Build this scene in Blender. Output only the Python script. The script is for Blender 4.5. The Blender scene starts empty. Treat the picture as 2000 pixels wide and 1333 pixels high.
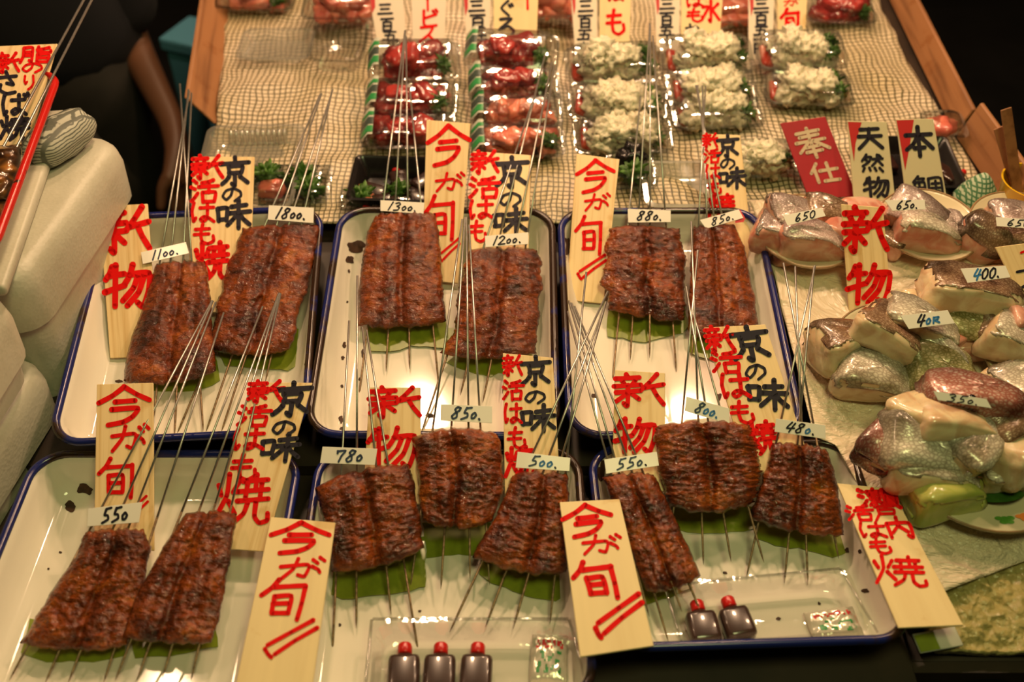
import bpy, bmesh, math, random
from mathutils import Vector, Matrix, noise
random.seed(7)
SC = bpy.context.scene
COL = SC.collection
R = math.radians

# ------------------------------------------------------------------ camera
F = 2000.0                      # focal length in pixels of the 2000 x 1333 frame
TH = R(44)                      # camera looks down by this much
CAMZ = 1.70
cd = bpy.data.cameras.new('camera')
cam = bpy.data.objects.new('camera', cd)
COL.objects.link(cam)
cd.sensor_fit = 'HORIZONTAL'
cd.sensor_width = 36.0
cd.lens = 36.0 * F / 2000.0
cam.location = (0, 0, CAMZ)
cam.rotation_euler = (math.pi / 2 - TH, 0, 0)
cd.clip_start = 0.02
cd.dof.use_dof = True
cd.dof.focus_distance = 1.19
cd.dof.aperture_fstop = 2.9
SC.camera = cam

# ------------------------------------------------------------------ world, lamps, exposure
SC.view_settings.view_transform = 'Standard'
SC.view_settings.look = 'None'
SC.view_settings.gamma = 1
SC.view_settings.use_curve_mapping = False
SC.view_settings.exposure = 0.82
w = bpy.data.worlds.new('night_market')
SC.world = w
w.use_nodes = True
w.node_tree.nodes['Background'].inputs[0].default_value = (0.9, 0.75, 0.5, 1)
w.node_tree.nodes['Background'].inputs[1].default_value = 0.006
SC.cycles.use_denoising = True
SC.cycles.max_bounces = 8
SC.cycles.transparent_max_bounces = 24
SC.cycles.sample_clamp_indirect = 3.0

def lamp(name, kind, loc, energy, color, size=0.1, target=None):
    l = bpy.data.lights.new(name, kind)
    l.energy = energy
    l.color = color
    if kind == 'AREA':
        l.shape = 'DISK'
        l.size = size
    elif kind in ('POINT', 'SPOT'):
        l.shadow_soft_size = size
    o = bpy.data.objects.new(name, l)
    COL.objects.link(o)
    o.location = loc
    if target is not None:
        o.rotation_euler = (Vector(target) - Vector(loc)).to_track_quat('-Z', 'Y').to_euler()
    return o

WARM = (1.0, 0.63, 0.365)
# bulbs hanging in a row above the back of the stall, an added fill over the fish, and one greener lamp above the aisle
lamp('hanging_bulb_or_fill', 'POINT', (-0.21, 1.40, 1.90), 13.0, WARM, 0.040)
lamp('hanging_bulb_or_fill', 'POINT', (0.41, 1.38, 1.91), 14.0, WARM, 0.040)
lamp('hanging_bulb_or_fill', 'POINT', (0.80, 1.25, 1.92), 6.0, WARM, 0.040)  # fill added to brighten the film and fish, no known bulb here
lamp('hanging_bulb_or_fill', 'POINT', (-0.77, 1.05, 1.92), 3.2, WARM, 0.040)
lamp('hanging_bulb_or_fill', 'POINT', (0.22, 2.10, 1.98), 13.0, WARM, 0.045)
lamp('hanging_bulb_or_fill', 'POINT', (-0.24, 2.05, 1.96), 10.0, WARM, 0.045)
lamp('aisle_lamp', 'AREA', (0.30, 0.10, 2.5), 5.5, (0.88, 0.92, 0.36), 0.5, (0.1, 0.8, 0.8))

# ------------------------------------------------------------------ pixels to points on planes of the stall
CF = Vector((0, math.cos(TH), -math.sin(TH)))
CU = Vector((0, math.sin(TH), math.cos(TH)))
CR = Vector((1, 0, 0))
CO = Vector((0, 0, CAMZ))

def ray(px, py):
    return CR * ((px - 1000) / F) + CU * ((666.5 - py) / F) + CF

def deep(px, py, d):
    return CO + ray(px, py) * d

class Plane:
    def __init__(self, p, tilt, roll=0.0):
        self.p = Vector(p)
        self.tilt = tilt
        self.n = Matrix.Rotation(R(roll), 3, 'Y') @ Vector((0, -math.sin(R(tilt)), math.cos(R(tilt))))
    def at(self, px, py, h=0.0):
        r = ray(px, py)
        p0 = self.p + self.n * h
        t = (p0 - CO).dot(self.n) / r.dot(self.n)
        return CO + r * t
    def up(self, h):
        q = Plane(self.p + self.n * h, 0)
        q.n = self.n
        q.tilt = self.tilt
        return q

P_BACK = Plane(deep(864, 854, 1.13), 8.0)       # rims of the upper row of trays
P_FRONT = Plane(deep(864, 868, 1.148), 1.5)     # rims of the lower row of trays
P_NET = Plane(P_BACK.at(900, 402) - Vector((0, 0, 0.04)), 5.5)
P_ICE = Plane(P_BACK.at(1530, 560) - Vector((0, 0, 0.020)), 8.0)

# ------------------------------------------------------------------ object helpers
def link(name, me, mat=None, parent=None, frame=None):
    o = bpy.data.objects.new(name, me)
    COL.objects.link(o)
    if mat is not None:
        for m in (mat if isinstance(mat, (list, tuple)) else [mat]):
            me.materials.append(m)
    if parent is not None:
        o.parent = parent
    elif frame is not None:
        o.matrix_world = frame
    return o

def mesh(name, verts, faces, mat=None, parent=None, frame=None, smooth=True, mi=None):
    """verts are world points; they are stored relative to the frame (a child shares its parent's frame)."""
    if frame is not None:
        inv = frame.inverted()
        verts = [inv @ Vector(v) for v in verts]
    me = bpy.data.meshes.new(name)
    me.from_pydata([tuple(v) for v in verts], [], faces)
    if smooth:
        for p in me.polygons:
            p.use_smooth = True
    if mi:
        for p, k in zip(me.polygons, mi):
            p.material_index = k
    me.update()
    return link(name, me, mat, parent, frame)

def from_bm(name, bm, mat=None, parent=None, frame=None, smooth=True):
    me = bpy.data.meshes.new(name)
    bm.to_mesh(me)
    bm.free()
    if smooth:
        for p in me.polygons:
            p.use_smooth = True
    return link(name, me, mat, parent, frame)

def tag(o, label, cat, group=None, kind=None):
    if label:
        o['label'] = label
    if cat:
        o['category'] = cat
    if group:
        o['group'] = group
    if kind:
        o['kind'] = kind
    return o

def empty(name, frame):
    o = bpy.data.objects.new(name, None)
    o.empty_display_size = 0.02
    COL.objects.link(o)
    o.matrix_world = frame
    return o

def frame_of(c, ex, n):
    """a frame at c with x along ex and z along n"""
    n = Vector(n).normalized()
    ex = Vector(ex)
    ex = (ex - n * ex.dot(n)).normalized()
    ey = n.cross(ex)
    m = Matrix.Identity(4)
    for i in range(3):
        m[i][0], m[i][1], m[i][2], m[i][3] = ex[i], ey[i], n[i], c[i]
    return m

def smart_smooth(o, angle=40):
    me = o.data
    try:
        me.set_sharp_from_angle(angle=R(angle))
    except Exception:
        pass
    return o

class MB:
    """collects vertices and faces for one mesh"""
    def __init__(self):
        self.v, self.f, self.m = [], [], []
    def add(self, vs, fs, m=0):
        b = len(self.v)
        self.v += [Vector(x) for x in vs]
        self.f += [tuple(i + b for i in f) for f in fs]
        self.m += [m] * len(fs)
    def rings(self, rings, closed=True, cap0=False, cap1=False, m=0):
        n = len(rings[0])
        vs = [p for r in rings for p in r]
        fs = []
        for i in range(len(rings) - 1):
            for j in range(n if closed else n - 1):
                k = (j + 1) % n
                fs.append((i * n + j, i * n + k, (i + 1) * n + k, (i + 1) * n + j))
        if cap0:
            fs.append(tuple(reversed(range(n))))
        if cap1:
            fs.append(tuple((len(rings) - 1) * n + j for j in range(n)))
        self.add(vs, fs, m)
    def tube(self, pts, rad, n=8, m=0, caps=True, radii=None):
        rings = []
        pts = [Vector(p) for p in pts]
        for i, p in enumerate(pts):
            d = (pts[min(i + 1, len(pts) - 1)] - pts[max(i - 1, 0)]).normalized()
            a = d.cross(Vector((0.3, 0.2, 1)))
            if a.length < 1e-3:
                a = d.cross(Vector((1, 0, 0)))
            a.normalize()
            b = d.cross(a)
            rr = radii[i] if radii else rad
            rings.append([p + (a * math.cos(t) + b * math.sin(t)) * rr for t in [2 * math.pi * k / n for k in range(n)]])
        self.rings(rings, True, caps, caps, m)
    def box(self, frame, sx, sy, sz, m=0, bev=0.0):
        """box with its base centred at the frame's origin"""
        b = min(bev, sx * .45, sy * .45, sz * .45)
        if b <= 0:
            vs = [frame @ Vector((x * sx / 2, y * sy / 2, z * sz)) for z in (0, 1) for y in (-1, 1) for x in (-1, 1)]
            self.add(vs, [(0, 2, 3, 1), (4, 5, 7, 6), (0, 1, 5, 4), (2, 6, 7, 3), (0, 4, 6, 2), (1, 3, 7, 5)], m)
        else:
            prof = [(b, 0), (b * .3, b * .3), (0, b), (0, sz - b), (b * .3, sz - b * .3), (b, sz)]
            rings = [[frame @ Vector((x, y, z)) for x, y in rrect(sx - 2 * i, sy - 2 * i, max(b - i * .5, b * .4), 3)] for i, z in prof]
            self.rings(rings, True, True, True, m)
    def build(self, name, mat=None, parent=None, frame=None, smooth=True):
        if frame is None and parent is not None:
            frame = parent.matrix_world.copy()
        inv = frame.inverted() if frame is not None else Matrix.Identity(4)
        me = bpy.data.meshes.new(name)
        me.from_pydata([tuple(inv @ v) for v in self.v], [], self.f)
        for p, k in zip(me.polygons, self.m):
            p.use_smooth = smooth
            p.material_index = k
        me.update()
        return link(name, me, mat, parent, None if parent is not None else frame)

def rrect(w, h, r, n=5):
    """rounded rectangle, counter-clockwise"""
    r = max(min(r, w / 2 - 1e-5, h / 2 - 1e-5), 1e-5)
    pts = []
    for cx, cy, a0 in ((w / 2 - r, h / 2 - r, 0), (-w / 2 + r, h / 2 - r, 90), (-w / 2 + r, -h / 2 + r, 180), (w / 2 - r, -h / 2 + r, 270)):
        for k in range(n + 1):
            a = R(a0 + 90 * k / n)
            pts.append((cx + r * math.cos(a), cy + r * math.sin(a)))
    return pts

def lerp(a, b, t):
    return a + (b - a) * t

def poly_at(pts, t):
    """point at parameter t (0..1) of a pixel polyline, by length"""
    L = [0.0]
    for a, b in zip(pts, pts[1:]):
        L.append(L[-1] + math.hypot(b[0] - a[0], b[1] - a[1]))
    s = t * L[-1]
    for i in range(len(pts) - 1):
        if s <= L[i + 1] or i == len(pts) - 2:
            u = (s - L[i]) / max(L[i + 1] - L[i], 1e-9)
            return (lerp(pts[i][0], pts[i + 1][0], u), lerp(pts[i][1], pts[i + 1][1], u))

# ------------------------------------------------------------------ materials
def new_mat(name):
    m = bpy.data.materials.new(name)
    m.use_nodes = True
    nt = m.node_tree
    bs = nt.nodes['Principled BSDF']
    return m, nt, bs

def N(nt, kind, **kw):
    n = nt.nodes.new(kind)
    for k, v in kw.items():
        if k.startswith('i_'):
            n.inputs[k[2:].replace('_', ' ')].default_value = v
        else:
            setattr(n, k, v)
    return n

def simple(name, col, rough=0.5, metal=0.0, coat=0.0, var=0.0, scale=40.0, bump=0.0, sss=0.0, spec=0.5, trans=0.0):
    m, nt, bs = new_mat(name)
    bs.inputs['Base Color'].default_value = (*col, 1)
    bs.inputs['Roughness'].default_value = rough
    bs.inputs['Metallic'].default_value = metal
    bs.inputs['Coat Weight'].default_value = coat
    bs.inputs['Coat Roughness'].default_value = 0.08
    bs.inputs['Specular IOR Level'].default_value = spec
    bs.inputs['Subsurface Weight'].default_value = sss
    bs.inputs['Subsurface Radius'].default_value = (0.012, 0.006, 0.004)
    bs.inputs['Transmission Weight'].default_value = trans
    if var or bump:
        tc = N(nt, 'ShaderNodeTexCoord')
        nz = N(nt, 'ShaderNodeTexNoise', i_Scale=scale, i_Detail=5.0, i_Roughness=0.6)
        nt.links.new(tc.outputs['Object'], nz.inputs['Vector'])
        if var:
            mx = N(nt, 'ShaderNodeMix', data_type='RGBA')
            mx.inputs['A'].default_value = (*[c * (1 - var) for c in col], 1)
            mx.inputs['B'].default_value = (*[min(1, c * (1 + var)) for c in col], 1)
            rp = N(nt, 'ShaderNodeMapRange', i_From_Min=0.3, i_From_Max=0.7)
            nt.links.new(nz.outputs['Fac'], rp.inputs['Value'])
            nt.links.new(rp.outputs['Result'], mx.inputs['Factor'])
            nt.links.new(mx.outputs['Result'], bs.inputs['Base Color'])
        if bump:
            bp = N(nt, 'ShaderNodeBump', i_Strength=bump, i_Distance=0.004)
            nt.links.new(nz.outputs['Fac'], bp.inputs['Height'])
            nt.links.new(bp.outputs['Normal'], bs.inputs['Normal'])
    return m

def ramp(nt, stops):
    r = N(nt, 'ShaderNodeValToRGB')
    cr = r.color_ramp
    while len(cr.elements) > 1:
        cr.elements.remove(cr.elements[-1])
    cr.elements[0].position = stops[0][0]
    cr.elements[0].color = (*stops[0][1], 1)
    for p, c in stops[1:]:
        e = cr.elements.new(p)
        e.color = (*c, 1)
    return r

def clear_mat(name, tint=(0.96, 0.97, 0.96), fac=0.10, rough=0.06):
    """thin clear plastic: mostly lets light pass, with glossy reflections that grow at grazing angles"""
    m, nt, bs = new_mat(name)
    nt.nodes.remove(bs)
    out = nt.nodes['Material Output']
    tr = N(nt, 'ShaderNodeBsdfTransparent')
    tr.inputs[0].default_value = (*tint, 1)
    gl = N(nt, 'ShaderNodeBsdfGlossy')
    gl.inputs['Roughness'].default_value = rough
    fr = N(nt, 'ShaderNodeLayerWeight', i_Blend=0.35)
    mr = N(nt, 'ShaderNodeMapRange', i_To_Min=fac, i_To_Max=0.75)
    mx = N(nt, 'ShaderNodeMixShader')
    tc = N(nt, 'ShaderNodeTexCoord')
    nz = N(nt, 'ShaderNodeTexNoise', i_Scale=45.0, i_Detail=2.0)
    bp = N(nt, 'ShaderNodeBump', i_Strength=0.35, i_Distance=0.004)
    nt.links.new(tc.outputs['Object'], nz.inputs['Vector'])
    nt.links.new(nz.outputs['Fac'], bp.inputs['Height'])
    nt.links.new(bp.outputs['Normal'], gl.inputs['Normal'])
    nt.links.new(fr.outputs['Facing'], mr.inputs['Value'])
    nt.links.new(mr.outputs['Result'], mx.inputs['Fac'])
    nt.links.new(tr.outputs[0], mx.inputs[1])
    nt.links.new(gl.outputs[0], mx.inputs[2])
    nt.links.new(mx.outputs[0], out.inputs['Surface'])
    return m

def wood_mat(name, light, dark, across=170.0):
    """straight-grained thin board, grain along the object's y axis"""
    m, nt, bs = new_mat(name)
    tc = N(nt, 'ShaderNodeTexCoord')
    oi = N(nt, 'ShaderNodeObjectInfo')
    ad = N(nt, 'ShaderNodeVectorMath', operation='ADD')
    mp = N(nt, 'ShaderNodeMapping')
    mp.inputs['Scale'].default_value = (across, 4.0, across)
    nz = N(nt, 'ShaderNodeTexNoise', i_Scale=1.0, i_Detail=3.0, i_Roughness=0.55, i_Distortion=0.3)
    rp = ramp(nt, [(0.30, dark), (0.5, light), (0.75, tuple(min(1, c * 1.06) for c in light))])
    n2 = N(nt, 'ShaderNodeTexNoise', i_Scale=28.0, i_Detail=4.0)
    r2 = ramp(nt, [(0.30, (0.80, 0.66, 0.46)), (0.40, (1, 1, 1))])
    mx = N(nt, 'ShaderNodeMix', data_type='RGBA', blend_type='MULTIPLY')
    mx.inputs['Factor'].default_value = 0.8
    nt.links.new(tc.outputs['Object'], ad.inputs[0])
    nt.links.new(oi.outputs['Random'], ad.inputs[1])
    nt.links.new(ad.outputs[0], mp.inputs['Vector'])
    nt.links.new(mp.outputs[0], nz.inputs['Vector'])
    nt.links.new(ad.outputs[0], n2.inputs['Vector'])
    nt.links.new(nz.outputs['Fac'], rp.inputs['Fac'])
    nt.links.new(n2.outputs['Fac'], r2.inputs['Fac'])
    nt.links.new(rp.outputs[0], mx.inputs['A'])
    nt.links.new(r2.outputs[0], mx.inputs['B'])
    nt.links.new(mx.outputs['Result'], bs.inputs['Base Color'])
    bs.inputs['Roughness'].default_value = 0.55
    return m

def eel_mat():
    """sticky glazed grilled skin: orange brown to nearly black, wet lumps that catch the lamps"""
    m, nt, bs = new_mat('glazed_grilled_eel')
    L = nt.links.new
    tc = N(nt, 'ShaderNodeTexCoord')
    oi = N(nt, 'ShaderNodeObjectInfo')
    ad = N(nt, 'ShaderNodeVectorMath', operation='ADD')
    L(tc.outputs['Object'], ad.inputs[0])
    L(oi.outputs['Random'], ad.inputs[1])
    def nz(scale, detail=4.0, rough=.6, dist=0.0, vec=None):
        n = N(nt, 'ShaderNodeTexNoise', i_Scale=scale, i_Detail=detail, i_Roughness=rough, i_Distortion=dist)
        L(vec or ad.outputs[0], n.inputs['Vector'])
        return n
    n1 = nz(26.0, 5.0, .62)
    r1 = ramp(nt, [(0.34, (0.045, 0.008, 0.002)), (0.47, (0.150, 0.026, 0.003)), (0.58, (0.260, 0.050, 0.004)), (0.74, (0.440, 0.120, 0.008))])
    L(n1.outputs['Fac'], r1.inputs['Fac'])
    n2 = nz(48.0, 3.0, .55)
    r2 = ramp(nt, [(0.24, (0.06, 0.05, 0.06)), (0.35, (1, 1, 1))])
    L(n2.outputs['Fac'], r2.inputs['Fac'])
    mx = N(nt, 'ShaderNodeMix', data_type='RGBA', blend_type='MULTIPLY')
    mx.inputs['Factor'].default_value = 1.0
    L(r1.outputs[0], mx.inputs['A'])
    L(r2.outputs[0], mx.inputs['B'])
    mp = N(nt, 'ShaderNodeMapping')
    mp.inputs['Scale'].default_value = (110, 190, 130)
    L(ad.outputs[0], mp.inputs['Vector'])
    n4 = nz(1.0, 4.0, .6, 0.6, mp.outputs[0])
    r4 = ramp(nt, [(0.34, (0.30, 0.25, 0.22)), (0.52, (1, 1, 1))])
    L(n4.outputs['Fac'], r4.inputs['Fac'])
    m2 = N(nt, 'ShaderNodeMix', data_type='RGBA', blend_type='MULTIPLY')
    m2.inputs['Factor'].default_value = 0.75
    L(mx.outputs['Result'], m2.inputs['A'])
    L(r4.outputs[0], m2.inputs['B'])
    L(m2.outputs['Result'], bs.inputs['Base Color'])
    bs.inputs['Roughness'].default_value = 0.5
    bs.inputs['Specular IOR Level'].default_value = 0.12
    bs.inputs['Coat Weight'].default_value = 0.85
    bs.inputs['Coat Roughness'].default_value = 0.09
    n3 = nz(75.0, 3.0, .5)
    s1 = N(nt, 'ShaderNodeMath', operation='MULTIPLY_ADD')
    s1.inputs[1].default_value = 0.55
    L(n4.outputs['Fac'], s1.inputs[0])
    L(n3.outputs['Fac'], s1.inputs[2])
    bp = N(nt, 'ShaderNodeBump', i_Strength=1.0, i_Distance=0.0058)
    L(s1.outputs[0], bp.inputs['Height'])
    L(bp.outputs['Normal'], bs.inputs['Normal'])
    L(bp.outputs['Normal'], bs.inputs['Coat Normal'])
    return m

def enamel_mat(name, col, chip, chip_lo=0.30, chip_hi=0.36, scale=26.0, rough=0.12):
    """hard glossy enamel with chipped, rusty specks"""
    m, nt, bs = new_mat(name)
    tc = N(nt, 'ShaderNodeTexCoord')
    oi = N(nt, 'ShaderNodeObjectInfo')
    ad = N(nt, 'ShaderNodeVectorMath', operation='ADD')
    nt.links.new(tc.outputs['Object'], ad.inputs[0])
    nt.links.new(oi.outputs['Random'], ad.inputs[1])
    nz = N(nt, 'ShaderNodeTexNoise', i_Scale=scale, i_Detail=7.0, i_Roughness=0.6)
    nt.links.new(ad.outputs[0], nz.inputs['Vector'])
    rp = ramp(nt, [(chip_lo, chip), (chip_hi, col)])
    nt.links.new(nz.outputs['Fac'], rp.inputs['Fac'])
    nt.links.new(rp.outputs[0], bs.inputs['Base Color'])
    bs.inputs['Roughness'].default_value = rough
    bs.inputs['Coat Weight'].default_value = 0.0
    return m

M = {}
M['wood'] = wood_mat('pale_sign_board', (0.80, 0.60, 0.32), (0.66, 0.44, 0.19))
M['old_board'] = wood_mat('smooth_cream_board', (0.76, 0.60, 0.32), (0.72, 0.55, 0.28), 60)
M['red_ink'] = simple('red_brush_ink', (0.70, 0.004, 0.003), 0.7, spec=0.12)
M['black_ink'] = simple('black_brush_ink', (0.018, 0.015, 0.026), 0.6, spec=0.2)
M['blue_ink'] = simple('blue_black_marker', (0.02, 0.035, 0.09), 0.5)
M['bright_blue_ink'] = simple('blue_marker', (0.02, 0.16, 0.42), 0.5)
M['tag'] = simple('white_card', (0.80, 0.76, 0.68), 0.45, coat=0.2)
M['enamel'] = enamel_mat('white_enamel', (0.80, 0.74, 0.65), (0.09, 0.03, 0.012), 0.19, 0.225, 34.0, 0.07)
M['blue_rim'] = enamel_mat('dark_blue_enamel_rim', (0.012, 0.018, 0.13), (0.030, 0.014, 0.008), 0.43, 0.48, 9.0, 0.22)
M['worn_rim'] = enamel_mat('worn_dark_blue_enamel_rim', (0.012, 0.018, 0.13), (0.030, 0.014, 0.008), 0.50, 0.56, 9.0, 0.25)
M['red_rim'] = enamel_mat('red_enamel_rim', (0.50, 0.012, 0.008), (0.05, 0.012, 0.006), 0.33, 0.37, 30.0, 0.22)
M['rust'] = simple('dark_burnt_rust', (0.050, 0.018, 0.006), 0.7, var=0.5, scale=120)
M['eel'] = eel_mat()
M['steel'] = simple('steel_skewer', (0.52, 0.50, 0.46), 0.32, metal=0.9, var=0.15, scale=300)
M['steel_brown'] = simple('browned_skewer_end', (0.22, 0.15, 0.08), 0.45, metal=0.6, var=0.6, scale=260)
M['leaf_sheet'] = simple('green_leaf_paper', (0.22, 0.27, 0.02), 0.35, coat=0.3, var=0.15, scale=60)
M['clear'] = clear_mat('clear_plastic')
M['clear_thick'] = clear_mat('clear_plastic_lid', (0.93, 0.94, 0.92), 0.16, 0.10)
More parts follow.
